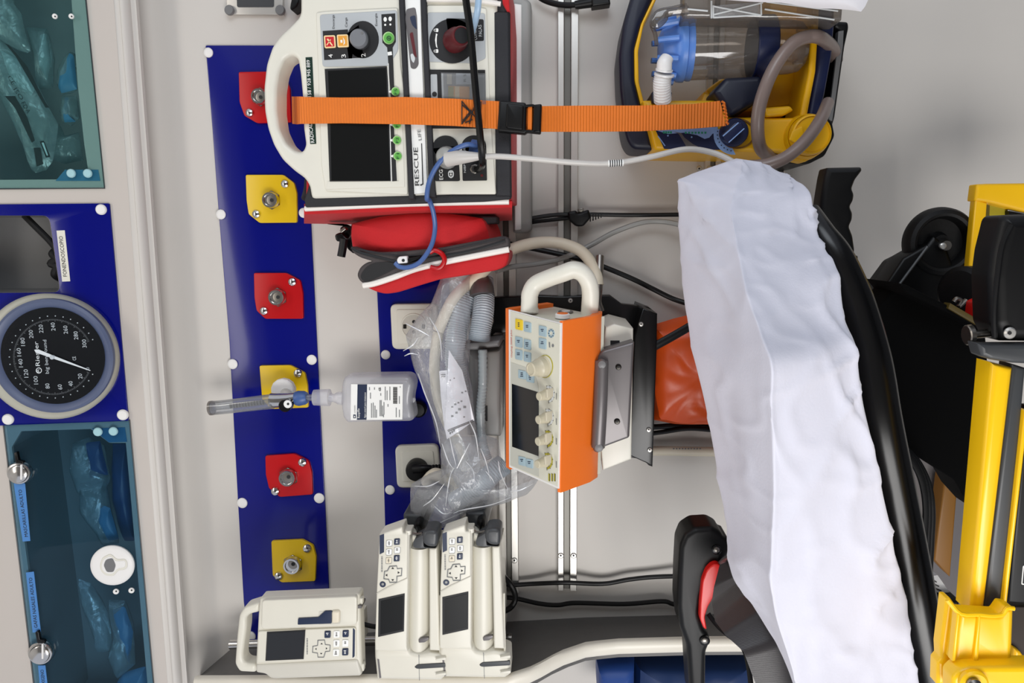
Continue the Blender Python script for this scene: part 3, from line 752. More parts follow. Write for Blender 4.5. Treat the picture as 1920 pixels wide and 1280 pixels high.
g.tube([W.p(x, y, .066) for x, y in ((589, 745), (618, 745))], .0145, 'frost', 24, 3, 0.04); g.tube([W.p(x, y, .066) for x, y in ((618, 745), (626, 746), (634, 746), (644, 747))], [.008, .007, .011, .012], 'frost', 20, 3); g.build('neck', bt)
ol = rp(d6(150, 190, 250, 165, 640, 152, 1420, 145, 1510, 190, 1555, 320, 1535, 460, 1508, 580, 1500, 700, 1530, 820, 1555, 960, 1540, 1040, 1470, 1078, 900, 1085, 210, 1105, 130, 1000, 95, 800, 92, 450, 110, 280), 4)
g = MB(); g.prism(W, ol, .086, .048, 'frost', .010, 4); g.prism(W, d6(1500, 580, 1570, 600, 1585, 640, 1560, 690, 1505, 700), .07, .064, 'frost', .001); g.build('bottle', bt)
g = MB(); g.prism(W, rp(d6(660, 240, 1440, 235, 1490, 330, 1470, 700, 1500, 1000, 660, 1050), 6), .081, .053, 'tubeclear', .005); g.build('water', bt)
g = MB(); HL = .0875
g.prism(W, d6(300, 320, 1335, 320, 1325, 1025, 293, 1037), HL, .085, 'white'); g.flat(W, d6(430, 325, 620, 325, 608, 1030, 417, 1033), HL+.0006, 'navyink')
g.text(W, d6(478, 995)[0], d6(470, 805)[0], 4.2, 'Aquapak', HL+.0007, 'white') if 0 else g.text(W, d6(478, 995)[0], d6(470, 805)[0], 4.2, 'Respiflo', HL+.0007, 'white')
g.text(W, d6(596, 995)[0], d6(600, 485)[0], 3.4, 'Agua esteril para inhalacion', HL+.0007, 'white')
g.flat(W, d6(345, 928, 395, 928, 395, 1000, 345, 1000), HL+.0006, 'navyink'); g.flat(W, d6(362, 950, 380, 950, 380, 985, 362, 985), HL+.0008, 'white')
g.text(W, d6(392, 900)[0], d6(388, 745)[0], 2.4, 'COVIDIEN', HL+.0007, 'greyink')
for i in range(26): g.flat(W, d6(1140, 378+i*13, 1225, 378+i*13, 1225, 378+i*13+[4, 8, 6, 9][i % 4], 1140, 378+i*13+[4, 8, 6, 9][i % 4]), HL+.0006, 'ink')
for x, y0, y1 in ((680, 490, 610), (660, 380, 440), (700, 700, 990), (735, 690, 990), (770, 750, 990), (800, 830, 990), (760, 385, 430), (870, 640, 960), (895, 640, 960), (920, 750, 960), (950, 680, 930), (975, 370, 640), (1012, 450, 640), (1068, 370, 640), (870, 385, 460), (885, 500, 550), (1195, 790, 980), (1258, 560, 710), (1258, 830, 980), (1030, 720, 770), (940, 930, 980)):
    g.flat(W, d6(x, y0, x+16, y0, x+16, y1, x, y1), HL+.0006, 'greyink')
g.text(W, d6(900, 450)[0], d6(895, 390)[0], 4.5, 'CE', HL+.0007, 'ink'); g.text(W, d6(1302, 395)[0], d6(1298, 355)[0], 3, '+', HL+.0007, 'ink'); g.build('paper_label', bt)

# wall rails
def rail(xs, y0, y1, label, sy=None, dx=0.0045, top=None):
    t = thing('mounting_rail', label, 'rail', W.p(sum(xs[0])/2, (y0+y1)/2, 0), 'aluminium rails across the wall')
    z = [W.p(x, 900, 0.012).z for x in (xs[0][0], xs[0][1], xs[1][0], xs[1][1])]
    X0 = W.p(1000, y1, 0.012).x; X1 = W.p(1000, y0, 0.012).x
    def bar(za, zb, h, hh, m, name):
        g = MB(); a, c = sorted((za, zb)); e = 0.001
        pr = [(hh, a), (h-e, a), (h, a+e), (h, c-e), (h-e, c), (hh, c)]
        rows = [[V((x, -hh_, z_)) for hh_, z_ in pr] for x in (X0, X1)]
        g.grid(rows, m, closed=True); g.add(rows[0], [tuple(range(6))], m); g.add(rows[1], [tuple(range(6))[::-1]], m); return g.build(name, t, sm=False)
    bar(z[0], z[1], 0.013, 0, 'alu', 'flange'); bar(z[2], z[3], 0.013, 0, 'alu', 'flange'); bar(z[1], z[2], 0.005, 0, 'aludark', 'groove')
    if sy:
        for xx in ((xs[0][0]+xs[0][1])/2, (xs[1][0]+xs[1][1])/2): screw(W, xx, sy, 0.013, 5.5, 'alu', 'screw', t)
rail(((1046, 1057), (1069, 1082)), -120, 1105, 'long aluminium double rail crossing behind the orange ventilator', 1041)
rail(((935, 948), (958, 971)), 120, 1112, 'aluminium double rail running behind the defibrillator and syringe pumps', 1050)
rail(((1306, 1316), (1325, 1335)), -120, 352, 'aluminium rail behind the suction unit beside its canister', 316)
rail(((1424, 1434), (1446, 1456)), -120, 356, 'aluminium rail behind the suction unit, lowest of all', 352)
g = MB(); g.tube([W.p(x, y, h) for x, y, h in ((432, 1208, .075), (600, 1203, .075), (960, 1196, .075))], .0085, 'chrome', 14, 1); tag(g.build('pump_pole'), 'chrome pole running behind the infusion and syringe pumps', 'pole')

# small steel wall frame at the top edge and its buttons
t = thing('vent_frame', 'small steel framed vent with grey corner buttons at the photo\'s top edge', 'vent', W.p(482, 0, 0))
g = MB(); g.prism(W, d5(235, -900, 1250, -900, 1250, 258, 240, 262), .008, 0, 'alu', .001); g.build('frame', t)
g = MB(); g.prism(W, rp(d5(415, -800, 1090, -800, 1090, 128, 425, 130), 4), .0088, .007, 'darkgrey'); g.build('grille', t)
for (x, y) in d5(302, 192, 1215, 192):
    g = MB(); g.disc(W, x, y, .008, [(9.6, 0), (9.6, .004), (8.4, .006)], 'midgrey', 24); g.build('button', t)

# ================================================================ DEFIBRILLATOR
t = thing('defibrillator_bracket', 'grey upright wall plate with painted white highlight behind the defibrillator bag', 'bracket', W.p(978, 220, 0))
g = MB(); g.prism(W, rp(PX(956, -30, 996, 4, 997, 430, 990, 437, 962, 437), 6), .034, 0, 'plasticgrey', .006); g.build('plate', t)
g = MB(); g.prism(W, rp(PX(964, 6, 978, 8, 977, 430, 965, 432), 2), .040, .030, 'white', .002); g.build('edge_strip', t, label='white painted highlight along the edge')  # white strip stands for the highlight on the plate's edge bevel
DF = .200
df = thing('defibrillator', 'white monitor defibrillator with arched handle in a red bag', 'defibrillator', W.p(760, 200, .03))
Wd = lambda pts, r=3: rp(pts, r, 3)
sh = cF(240, -160, 240, 60, 232, 90, 195, 130, 130, 190, 85, 250, 52, 350, 38, 480, 42, 600, 60, 700, 92, 790, 140, 870, 205, 930, 262, 970, 288, 1010, 300, 1085, 1310, 1055, 1320, -160)
hole = cF(195, 297, 225, 318, 238, 400, 250, 530, 256, 700, 268, 790, 250, 828, 212, 824, 160, 780, 122, 700, 108, 600, 108, 480, 122, 390, 150, 322)
hole2 = d5(1372, 150, 1385, 60, 1410, -60, 1540, -60, 1540, 30, 1500, 120, 1400, 185)
g = MB(); g.prism(W, rp(sh, 8, 3), DF, DF-.045, 'offwhite', .0072, 4, holes=[rp(hole, 6, 3)]); g.build('case_front', df)
g = MB(); g.prism(W, rp(hole2, 3, 3), .03, 0, 'black', .003); tag(g.build('rubber_buffer'), 'small black rubber buffer on the wall beside the steel vent frame', 'buffer')
g = MB(); g.prism(W, cF(330, -150, 1290, -150, 1300, 1040, 330, 1060), DF-.04, .045, 'offwhite'); g.build('case_body', df)
# raised bezels
g = MB(); g.prism(W, rp(d1(205, 150, 300, 135, 1190, 90, 1225, 800, 1300, 1280)+d4(1310, 1055, 320, 1010, 270, 700, 250, 100), 5), DF+.003, DF-.002, 'offwhite', .002, 3); g.build('bezel', df)
g = MB(); g.prism(W, rp(d1(250, 175, 1180, 120, 1195, 600, 1080, 790, 285, 800), 6), DF+.0042, DF+.002, 'panelgrey', .0006)
g.build('control_plate', df); g = MB(); g.prism(W, d4(330, 990, 1270, 960, 1262, 600, 1240, 100, 1180, 100, 1200, 890, 345, 895), DF+.0042, DF+.002, 'offwhite', .0006); g.build('screen_surround', df)
HF = DF+.0046
g = MB()
g.flat(W, d1(288, 372, 590, 352, 600, 520, 660, 560, 640, 700, 306, 720), HF, 'ink'); g.flat(W, circ(*d1(770, 475)[0], 30, 36, 35), HF, 'ink')
g.flat(W, d1(560, 420, 720, 300, 780, 690, 600, 700), HF, 'ink')
for st, x, y in (('4', 412, 690), ('3', 568, 690), ('2', 805, 680), ('1', 1122, 660)):
    g.text(W, d1(x, y)[0], d1(x-6, y-42)[0], 8.5, st, HF+.0002, 'white')
for st, x, y0, y1 in (('Descarga', 432, 345, 180), ('Carga', 585, 325, 210), ('Energia', 945, 310, 160)): g.text(W, d1(x, y0)[0], d1(x-6, y1)[0], 4.4, st, HF+.0002, 'ink')
g.flat(W, d1(992, 172, 1158, 160, 1166, 500, 1128, 570, 1140, 900, 1150, 1165, 1105, 1165, 1062, 570, 1005, 510), HF, 'ink')
g.flat(W, d4(1100, 200, 1140, 200, 1178, 890, 1124, 895), HF, 'ink')
g.flat(W, d1(1072, 760, 1080, 760, 1086, 1165, 1078, 1165), HF+.0003, 'white'); g.flat(W, d4(1088, 200, 1098, 200, 1118, 895, 1108, 895), HF+.0003, 'white')
for x, y, r in ((1038, 232, 3.2), (1098, 226, 3.2), (1038, 298, 2), (1100, 294, 2)): g.flat(W, circ(*d1(x, y)[0], r, 12, r*1.4 if r > 3 else r), HF+.0002, 'white')
g.build('key_legend', df)
g = MB()
for ch in (0, 1): pass
g.prism(W, rp(d1(300, 425, 435, 420, 445, 570, 310, 578), 3), HF+.0025, HF, 'palefil', .0005); g.flat(W, d1(318, 443, 420, 440, 428, 556, 325, 560), HF+.003, 'btnred')
g.flat(W, d1(335, 470, 352, 460, 412, 545, 400, 552), HF+.0033, 'palefil'); g.flat(W, d1(330, 540, 380, 470, 388, 476, 340, 546), HF+.0033, 'palefil'); g.build('shock_button', df, label='red shock button')
g = MB(); g.prism(W, rp(d1(455, 415, 590, 410, 600, 562, 465, 568), 3), HF+.0025, HF, 'palefil', .0005); g.flat(W, d1(472, 432, 576, 428, 583, 546, 480, 550), HF+.003, 'btnora')
g.flat(W, d1(530, 445, 552, 480, 556, 520, 535, 540, 542, 510, 538, 480), HF+.0033, 'white'); g.flat(W, d1(500, 480, 524, 478, 526, 512, 504, 512), HF+.0033, 'white'); g.build('charge_button', df, label='orange charge button')
g = MB(); g.disc(W, *d1(745, 478)[0], HF, [(19, 0), (18, .010)], 'darkgrey', 32); g.disc(W, *d1(728, 472)[0], HF+.009, [(18, 0), (17.5, .006), (16, .008)], 'knobgrey', 36)
g.flat(W, circ(*d1(760, 395)[0], 2.6, 12), HF+.0174, 'midgrey'); g.build('energy_dial', df, label='grey energy dial')
g = MB(); g.disc(W, *d1(1082, 458)[0], HF, [(11.6, 0), (11.6, .002), (11, .003)], 'greenlite', 28); g.disc(W, *d1(1082, 458)[0], HF+.0028, [(10, 0), (9.5, .001)], 'green', 28)
g.prism(W, circ(*d1(1082, 458)[0], 4.4, 18), HF+.0044, HF+.003, 'greendark', holes=[circ(*d1(1082, 458)[0], 3.1, 18)]); g.flat(W, d1(1070, 452, 1096, 452, 1096, 464, 1070, 464), HF+.0044, 'greendark'); g.build('power_button', df, label='green power button')
for st, x, y in (('F5', 1164, 1100), ('F3', 1180, 205-1280+1280), ):
    pass
for st, (x, y) in (('F5', d1(1164, 1100)[0]), ('F3', d4(1180, 215)[0]), ('F2', d4(1182, 402)[0]), ('F1', d4(1190, 592)[0])):
    g = MB(); g.disc(W, x, y, HF, [(8.4, 0), (8.4, .0018), (7.8, .0025)], 'greenlite', 24, 1.35 if 0 else 1.0); g.disc(W, x, y, HF+.0022, [(7.2, 0), (7, .0006)], 'green', 24)
    g.text(W, (x+2.6, y+5), (x+2.6, y-5), 5.2, st, HF+.0029, 'greendark'); g.flat(W, [(x-14, y), (x-9, y-3), (x-9, y+3)], HF+.0004, 'white'); g.build('function_button', df)
g = MB(); g.prism(W, d1(312, 828, 1056, 796, 1082, 1165)+d4(1105, 890, 372, 895, 340, 60), DF+.0052, DF+.003, 'ink'); g.flat(W, d1(350, 850, 1048, 815, 1062, 1165)+d4(1096, 885, 392, 885, 380, 200), DF+.0054, 'screen'); g.build('screen', df)
g = MB(); g.flat(W, d1(82, 688, 162, 684)+d4(210, 445, 138, 447), DF+.0005, 'tape')
g.text(W, d4(190, 430)[0], d4(160, 200)[0], 7.0, 'RADICAL', DF+.0007, 'white'); g.text(W, d1(152, 1160)[0], d1(134, 720)[0], 6.6, '158 / 928 945 889', DF+.0007, 'white'); g.build('dealer_sticker', df)
# bag window strips
g = MB(); g.prism(W, cF(800, -150, 893, -150, 905, 300, 975-60, 560, 935, 1050, 862, 1058, 842, 640, 812, 0), DF+.006, DF-.002, 'white', .001)
g.build('label_window', df)
HW = DF+.0065
g = MB(); g.flat(W, rp(d1(1290, 110, 1400, 85, 1420, 200, 1440, 780, 1400, 830, 1345, 820, 1325, 640, 1300, 400, 1280, 220), 5), HW, 'graymetal'); g.flat(W, rp(d1(1320, 220, 1385, 200, 1400, 420, 1390, 660, 1360, 560, 1340, 380), 5), HW+.0003, 'btnred') if 0 else None
g.flat(W, rp(d1(1330, 200, 1400, 180, 1420, 360, 1360, 300), 4), HW+.0003, 'navyink'); g.flat(W, rp(d1(1330, 400, 1370, 380, 1420, 700, 1380, 660), 4), HW+.0003, 'darkred'); g.flat(W, rp(d1(1340, 650, 1370, 640, 1400, 700, 1380, 760, 1350, 720), 3), HW+.0003, 'paleink')
g.build('window_patch', df); g = MB(); g.text(W, d4(1448, 945)[0], d4(1430, 490)[0], 8.5, 'RESCUE', HW+.0004, 'ink'); g.flat(W, d4(1470, 440, 1480, 440, 1497, 930, 1465, 950, 1455, 935, 1484, 925), HW+.0003, 'ink')
g.text(W, d4(1478, 400)[0], d4(1462, 270)[0], 6.5, 'LIFE', HW+.0004, 'greyink'); g.build('product_label', df)
for pts in (cF(775, -150, 803, -150, 808, 20, 862, 1085, 832, 1085, 778, 20), cF(893, -150, 925, -150, 928, 20, 978, 1075, 944, 1075, 898, 20)):
    g = MB(); g.prism(W, pts, DF+.010, DF-.01, 'bagblack', .002); g.build('bag_strap', df)
# lower front: connectors
g = MB(); g.prism(W, rp(d2(130, 60, 620, 60, 850, 100, 890, 1280)+d3(960, 1050, 240, 1050, 215, 800, 180, 280), 4), DF+.003, DF-.002, 'offwhite', .002); g.build('bezel', df)
g = MB(); g.prism(W, rp(d2(140, 150, 600, 145, 828, 160, 835, 700, 700, 760, 145, 740), 4), DF+.0042, DF+.002, 'panelgrey', .0006)
g.flat(W, [p for p in circ(*d2(435, 492)[0], 43, 40, 42)], HF, 'ink'); g.flat(W, rp(d2(360, 218, 812, 232, 815, 490, 640, 494, 400, 500), 3), HF, 'ink')
g.text(W, d2(735, 478)[0], d2(720, 335)[0], 6.5, 'CONEX', HF+.0002, 'paleink'); g.text(W, d2(795, 435)[0], d2(785, 298)[0], 6.5, 'PALAS', HF+.0002, 'paleink')
g.flat(W, d2(240, 400, 258, 410, 250, 440, 248, 520, 258, 580, 240, 560, 228, 480), HF+.0002, 'white')
for y in (362, 612): g.prism(W, rect(*d2(235, y-22)[0], *d2(268, y+22)[0], 2), HF+.0003, HF, 'white'); g.prism(W, circ(*d2(228, y)[0], 2.5, 12), HF+.0003, HF, 'white', holes=[circ(*d2(228, y)[0], 1.6, 12)])
g.build('paddle_plate', df)
g = MB(); ax = (W.p(*d2(560, 425)[0], DF+.04)-W.p(*d2(470, 490)[0], DF+.004)).normalized()
g.lathe(W.p(*d2(462, 490)[0], DF+.004), ax, [(.0175, 0), (.017, .012), (.014, .026), (.0135, .036), (.012, .038)], 'darkred', 28); g.lathe(W.p(*d2(462, 490)[0], DF+.004)+ax*.0375, ax, [(.0105, 0), (.0105, .0012)], 'ink', 24)
g.prism(W, rp(d2(345, 490, 370, 450, 400, 460, 405, 530, 380, 550), 3), DF+.012, DF+.003, 'plasticgrey', .001); g.build('paddle_connector', df, label='dark red paddle connector')
g = MB(); g.flat(W, d2(145, 835, 830, 840, 836, 1240, 165, 1240), HF, 'ink'); g.flat(W, d3(180, 150, 850, 150, 870, 262, 182, 262), HF, 'ink')
g.prism(W, rp(d2(175, 892, 252, 890, 262, 1230, 180, 1230), 2), HF+.0015, HF, 'panelgrey'); g.prism(W, circ(*d2(222, 1128)[0], 4.5, 18), HF+.002, HF, 'ink')
g.flat(W, d2(300, 885, 820, 900, 832, 1250, 318, 1240), HF+.001, 'plasticgrey'); g.flat(W, d2(305, 880, 325, 880, 340, 1240, 318, 1240), HF+.0013, 'white')
g.prism(W, d2(385, 1028, 640, 1035, 640, 1250, 385, 1250), HF+.004, HF+.001, 'amber', .001); g.flat(W, d2(468, 1035, 520, 1035, 520, 1250, 468, 1250), HF+.0045, 'palefil'); g.flat(W, d2(388, 1040, 450, 1040, 450, 1250, 388, 1250), HF+.0045, 'olive')
g.flat(W, d2(480, 880, 700, 885, 700, 1010, 480, 1015), HF+.002, 'paleink'); g.flat(W, d2(370, 890, 430, 890, 430, 1010, 370, 1010), HF+.002, 'cream'); g.text(W, d2(600, 980)[0], d2(600, 890)[0], 5, 'R 5', HF+.0024, 'ink')
g.prism(W, d2(300, 870, 835, 880, 840, 1250, 310, 1250), HF+.0065, HF+.006, 'tubeclear'); g.build('printer_window', df)
g = MB(); c1 = d3(355, 480)[0]
g.flat(W, circ(*c1, 24, 32, 21), HF, 'ink'); g.flat(W, rp(d3(205, 500, 505, 470, 528, 885, 505, 893, 232, 893), 2), HF, 'ink')
g.flat(W, circ(*d3(695, 470)[0], 23, 32, 20), HF, 'ink'); g.flat(W, rp(d3(552, 500, 842, 470, 852, 885, 560, 890), 2), HF, 'ink')
g.text(W, d3(325, 875)[0], d3(320, 755)[0], 7, 'ECG', HF+.0002, 'white'); g.text(W, d3(600, 790)[0], d3(595, 690)[0], 4, 'NIBP', HF+.0002, 'paleink'); g.text(W, d3(595, 540)[0], d3(590, 495)[0], 4, 'SpO2', HF+.0002, 'paleink'); g.text(W, d3(830, 510)[0], d3(828, 470)[0], 5, 'T', HF+.0002, 'paleink')
g.flat(W, rp(d3(382, 790, 400, 762, 440, 762, 456, 790, 452, 840, 420, 862, 388, 840), 3), HF+.0002, 'paleink'); g.flat(W, d3(395, 790, 418, 800, 440, 788, 438, 826, 418, 840, 398, 826), HF+.0004, 'ink'); g.flat(W, d3(405, 812, 418, 800, 432, 812, 418, 830), HF+.0006, 'white')
g.prism(W, circ(*d3(705, 745)[0], 9.5, 8), HF+.004, HF, 'steel', .001); g.flat(W, circ(*d3(705, 745)[0], 6, 8), HF+.0045, 'ink'); g.flat(W, circ(*d3(790, 825)[0], 2.6, 12), HF+.0004, 'darkred'); g.build('sensor_plate', df)
# carrying bag round it
bg = thing('defibrillator_bag', 'red and black fitted bag wrapped around the defibrillator', 'bag', W.p(780, 240, .03))
g = MB(); g.prism(W, rp(cF(300, 1070, 1310, 1045, 1310, 60, 1290, 30, 925, -20, 925, -160, 1330, -160, 1385, 60, 1390, 1085, 1240, 1100, 268, 1130, 262, 1090, 290, 1000, 300, 1040), 3), .196, .180, 'bagblack', .004)
g.build('black_border', bg)
g = MB(); q = rp(cF(290, 1100, 1250, 1075, 1388, 1060, 1380, 60, 1340, -160, 1395, -160, 1400, 60, 1396, 1106, 1250, 1096, 272, 1134), 3)
q = rp(cF(300, -150, 1375, -150, 1390, 60, 1393, 1100, 268, 1142), 4)
g.prism(W, q, .186, .022, 'bagred', .004)
rows = []
for i in range(30):
    u = i/29; x = cF(262+1135*u, 0)[0][0]; y0 = cF(0, 1140-38*u)[0][1]; y1 = 419+4*math.sin(u*3.14)-6*u; rows.append([W.p(x, y0-2, .187), W.p(x, y0+10, .182), W.p(x, (y0+y1)/2+6, .13), W.p(x, y1, .07), W.p(x, y1-3, .045), W.p(x, y0-10, .04)])
g.grid(rows, 'bagred', closed=True); g.add(rows[0], [(0, 1, 2, 3, 4, 5)], 'bagred'); g.add(rows[-1], [(5, 4, 3, 2, 1, 0)], 'bagred'); g.build('red_shell', bg)
g = MB(); g.prism(W, cF(1292, 60, 1380, 60, 1391, 1070, 1308, 1070), .200, .180, 'bagblack', .004); g.prism(W, cF(1325, -150, 1372, -150, 1385, 60, 1370, 62, 1345, 20), .202, .18, 'bagred', .002); g.build('side_border', bg)
g = MB(); g.tube([W.p(x, y, .189) for x, y in cF(268, 1138, 600, 1122, 900, 1110, 1380, 1100)], .0042, 'piping', 8); g.build('piping', bg); g = MB(); g.tube([W.p(x, y, .204) for x, y in cF(928, -2, 1050, 0, 1200, 4, 1335, 22)], .0035, 'piping', 8); g.build('piping', bg)
g = MB(); g.tube([W.p(x, y, h) for x, y, h in ((578, 338, .15), (577, 352, .16), (572, 372, .175))], .006, 'bagblack', 10); g.build('corner_tab', bg)

# accessory pouch under the bag
po = thing('accessory_pouch', 'open red and grey zip pouch hanging at the side of the defibrillator bag', 'pouch', W.p(800, 470, .03))
g = MB(); g.pillow(W, cG(375, 225, 600, 160, 800, 120, 1000, 120, 1380, 180, 1430, 300, 1440, 400, 1200, 470, 700, 500, 440, 440, 380, 400, 365, 300), .11, .15, 'bagred', .003, 14, 8, 60, pw=.32, seed=2); g.build('body', po)
g = MB(); g.prism(W, rp(cG(362, 378, 440, 408, 560, 425, 700, 420, 1000, 392, 1300, 335, 1440, 308, 1482, 322, 1492, 398, 1300, 445, 1100, 478, 950, 510, 780, 560, 640, 610, 540, 640, 470, 656, 425, 625, 408, 585, 430, 530, 480, 495, 520, 488, 430, 462, 375, 425), 8), .190, .165, 'bagdark', .006, 3); g.build('zip_band', po)
g = MB(); g.prism(W, rp(cG(430, 600, 470, 535, 530, 500, 640, 492, 720, 515, 640, 560, 560, 600, 470, 640), 8), .1915, .188, 'ink'); g.build('opening', po)
g = MB(); g.tube([W.p(x, y, .1905) for x, y in cG(372, 392, 440, 428, 600, 470, 760, 500, 900, 470, 1200, 420, 1460, 345)], .0022, 'ink', 6); g.tube([W.p(x, y, .1915) for x, y in cG(430, 405, 620, 440, 800, 450, 1000, 420, 1460, 320)], .0012, 'bagblack', 6); g.build('zip', po)
g = MB(); g.tube([W.p(x, y, .19) for x, y in cG(455, 660, 540, 644, 680, 598, 820, 545, 1000, 500, 1250, 450, 1485, 405)], .0046, 'piping', 8); g.build('piping', po)
g = MB(); g.prism(W, rp(cG(462, 664, 540, 650, 680, 604, 820, 552, 1000, 508, 1250, 458, 1488, 412, 1485, 470, 1462, 525, 1400, 552, 1200, 585, 1000, 615, 850, 660, 700, 708, 610, 720, 540, 702, 495, 680), 8), .188, .10, 'bagred', .0055, 4); g.build('lid', po)
for q in (cG(1020, 165, 1060, 215, 1120, 250, 1200, 240, 1400, 222, 1400, 170), cG(600, 215, 700, 190, 840, 195, 700, 175)): g = MB(); g.prism(W, rp(q, 4), .15, .1, 'bagblack', .003); g.build('webbing_loop', po)
g = MB()
for q, h in ((cG(195, 225, 330, 225, 290, 255, 300, 280, 260, 345, 340, 360, 380, 380, 370, 240), .12), (cG(250, 300, 300, 280, 345, 330, 380, 250, 390, 440, 340, 400, 325, 350, 262, 348), .14)): g.prism(W, rp(q, 5), h, h-.02, 'blackgloss', .003)
g.tube([W.p(x, y, .15) for x, y in cG(320, 330, 312, 390, 300, 455)], .0065, 'black', 10); g.prism(W, rp(cG(285, 270, 320, 245, 335, 262, 300, 290), 2), .152, .14, 'steel', .001); g.build('buckle', po)
g = MB(); g.tube([W.p(x, y, .198) for x, y in cG(925, 425, 960, 410, 1010, 435, 1030, 480, 1010, 525, 975, 540, 930, 530)], .0038, 'red', 10); tag(g.build('carabiner'), 'small red curved clip lying on the grey zip band', 'clip')
sn = thing('sensor_clip', 'small white and black sensor clip on the grey zip band', 'clip', W.p(748, 488, .19))
g = MB(); g.prism(W, rp(cG(690, 480, 705, 455, 765, 450, 768, 500, 700, 506), 3), .203, .192, 'whiteplastic', .002); g.prism(W, rp(cG(762, 470, 860, 450, 862, 466, 775, 500), 2), .199, .192, 'black', .001); g.prism(W, circ(*cG(738, 482)[0], 3, 12), .2035, .2, 'ink'); g.build('clip_body', sn)

# cables of the defibrillator
def cable(name, label, pts, r, m, cat='cable', group=None, n=10, k=8, rib=None, extra=None):
    g = MB(); g.tube([W.p(*p) for p in pts], r, m, n, k, rib)
    if extra: extra(g)
    return tag(g.build(name), label, cat, group)
cable('sensor_cable', 'blue sensor cable curving from the defibrillator down to the red pouch', [cF(1215, 800)[0]+(.225,), cF(1150, 788)[0]+(.235,), cF(1060, 830)[0]+(.235,), cF(990, 900)[0]+(.235,), cF(945, 990)[0]+(.232,), cF(932, 1080)[0]+(.228,), cG(922, 60)[0]+(.215,), cG(950, 140)[0]+(.205,), cG(962, 260)[0]+(.198,), cG(935, 380)[0]+(.203,), cG(860, 490)[0]+(.205,), cG(780, 530)[0]+(.203,), cG(715, 528)[0]+(.2,), cG(682, 500)[0]+(.198,)], .0036, 'cableblue',
      extra=lambda g: g.tube([W.p(*p) for p in ((cF(1170, 800)[0]+(.215,)), (cF(1225, 815)[0]+(.215,)))], .012, 'cableblue', 14, 4, .08))
cable('pale_cable', 'short pale blue cable entering at the top right of the defibrillator', [d2(760, -200)[0]+(.25,), d2(750, 0)[0]+(.25,), d2(735, 150)[0]+(.245,), d2(705, 280)[0]+(.23,), d2(672, 385)[0]+(.207,)], .0046, 'cablepale')
cable('pressure_hose', 'thin glossy black hose crossing the orange strap on the defibrillator', [d2(580, -260)[0]+(.27,), d2(600, 0)[0]+(.265,), d2(655, 400)[0]+(.26,), d2(700, 900)[0]+(.258,), d3(745, 100)[0]+(.256,), d3(780, 450)[0]+(.25,), d3(795, 640)[0]+(.238,), d3(780, 720)[0]+(.222,), d3(730, 755)[0]+(.208,)], .0052, 'blackgloss')
cable('monitor_cable', 'thin pale grey cable running from the defibrillator to the covered stretcher', [(846, 300, .23), (880, 296, .237), (930, 293, .24), (1000, 298, .24), (1080, 305, .235), (1150, 306, .23), (1220, 294, .23), (1285, 280, .23), (1335, 286, .23), (1372, 302, .24), (1400, 322, .25)], .0042, 'cablegrey',
      extra=lambda g: (g.tube([W.p(x, y, .2315) for x, y in ((1140, 306.3), (1169, 305))], .0048, 'white', 10, 1), [g.tube([W.p(1143+i*4.2, 306.2-i*.2, .2318), W.p(1145+i*4.2, 306.1-i*.2, .2318)], .005, 'ink', 8, 1) for i in range(6)],
                       g.lathe(W.p(839, 296, .208), W.N, [(.016, 0), (.016, .008), (.0145, .018), (.012, .026), (.006, .030)], 'plasticgrey', 24), g.tube([W.p(x, y, h) for x, y, h in ((838, 298, .23), (862, 295, .236), (882, 294, .238), (898, 293, .239))], [.0115, .010, .0075, .0055], 'cablegrey', 14)))

# orange strap with buckle
st = thing('orange_strap', 'orange webbing strap with black buckle over defibrillator and suction unit', 'strap', W.p(960, 215, .21))
def ribbon_px(pts, m, name, parent, t=.0018):
    rows = [(W.p(x, y0, h), W.p(x2, y1, h)) for x, y0, x2, y1, h in pts]
    k = []
    for i in range(len(rows)-1):
        for j in range(6): u = j/6; k.append((rows[i][0].lerp(rows[i+1][0], u), rows[i][1].lerp(rows[i+1][1], u)))
    k.append(rows[-1]); g = MB(); g.ribbon(k, m, t); return g, k
g, _ = ribbon_px([(548, 181, 549, 232, .10), (556, 181, 557, 233, .165), (563, 181, 564, 232, .2035), (575, 182, 577, 232, .2065), (640, 183, 641, 231, .2085), (760, 182, 762, 233, .214), (850, 185, 852, 236, .214), (935, 190, 936, 242, .208), (950, 191, 951, 243, .206)], 'strap', 'a', st); g.build('webbing', st)
g, _ = ribbon_px([(985, 196, 986, 244, .206), (1014, 199, 1015, 247, .200), (1100, 198, 1101, 247, .192), (1200, 198, 1201, 246, .188), (1300, 195, 1301, 241, .188), (1350, 189, 1361, 236, .19)], 'strap', 'b', st)
for i in range(7): g.tube([W.p(1353+i*1.2, 190+i*6.5, .19), W.p(1358+i*1.3, 193+i*6.5, .191), W.p(1359+i*.8, 197+i*6, .189)], .0016, 'strap', 6, 2)
g.build('webbing', st)
g = MB(); g.prism(W, rp(PX(936, 188, 985, 192, 987, 197, 1016, 194, 1014, 250, 988, 247, 984, 251, 932, 246), 4), .218, .202, 'black', .003, 3, holes=[rp(PX(987, 200, 1000, 199, 998, 244, 986, 243), 2)]); g.prism(W, rp(PX(950, 193, 982, 197, 980, 244, 948, 240), 5), .221, .214, 'black', .002); g.prism(W, rp(PX(990, 198, 998, 198, 997, 245, 989, 244), 2), .216, .206, 'strap', .001); g.build('buckle', st)
g = MB()
for a, b_ in (((866, 189), (866, 233)), ((902, 190), (901, 234)), ((866, 190), (902, 232)), ((866, 232), (900, 192)), ((866, 196), (884, 212)), ((872, 230), (886, 224)), ((868, 226), (884, 206)), ((890, 196), (880, 232))):
    g.tube([W.p(*a, .2155), W.p(*b_, .2145)], .0009, 'ink', 5, 1)
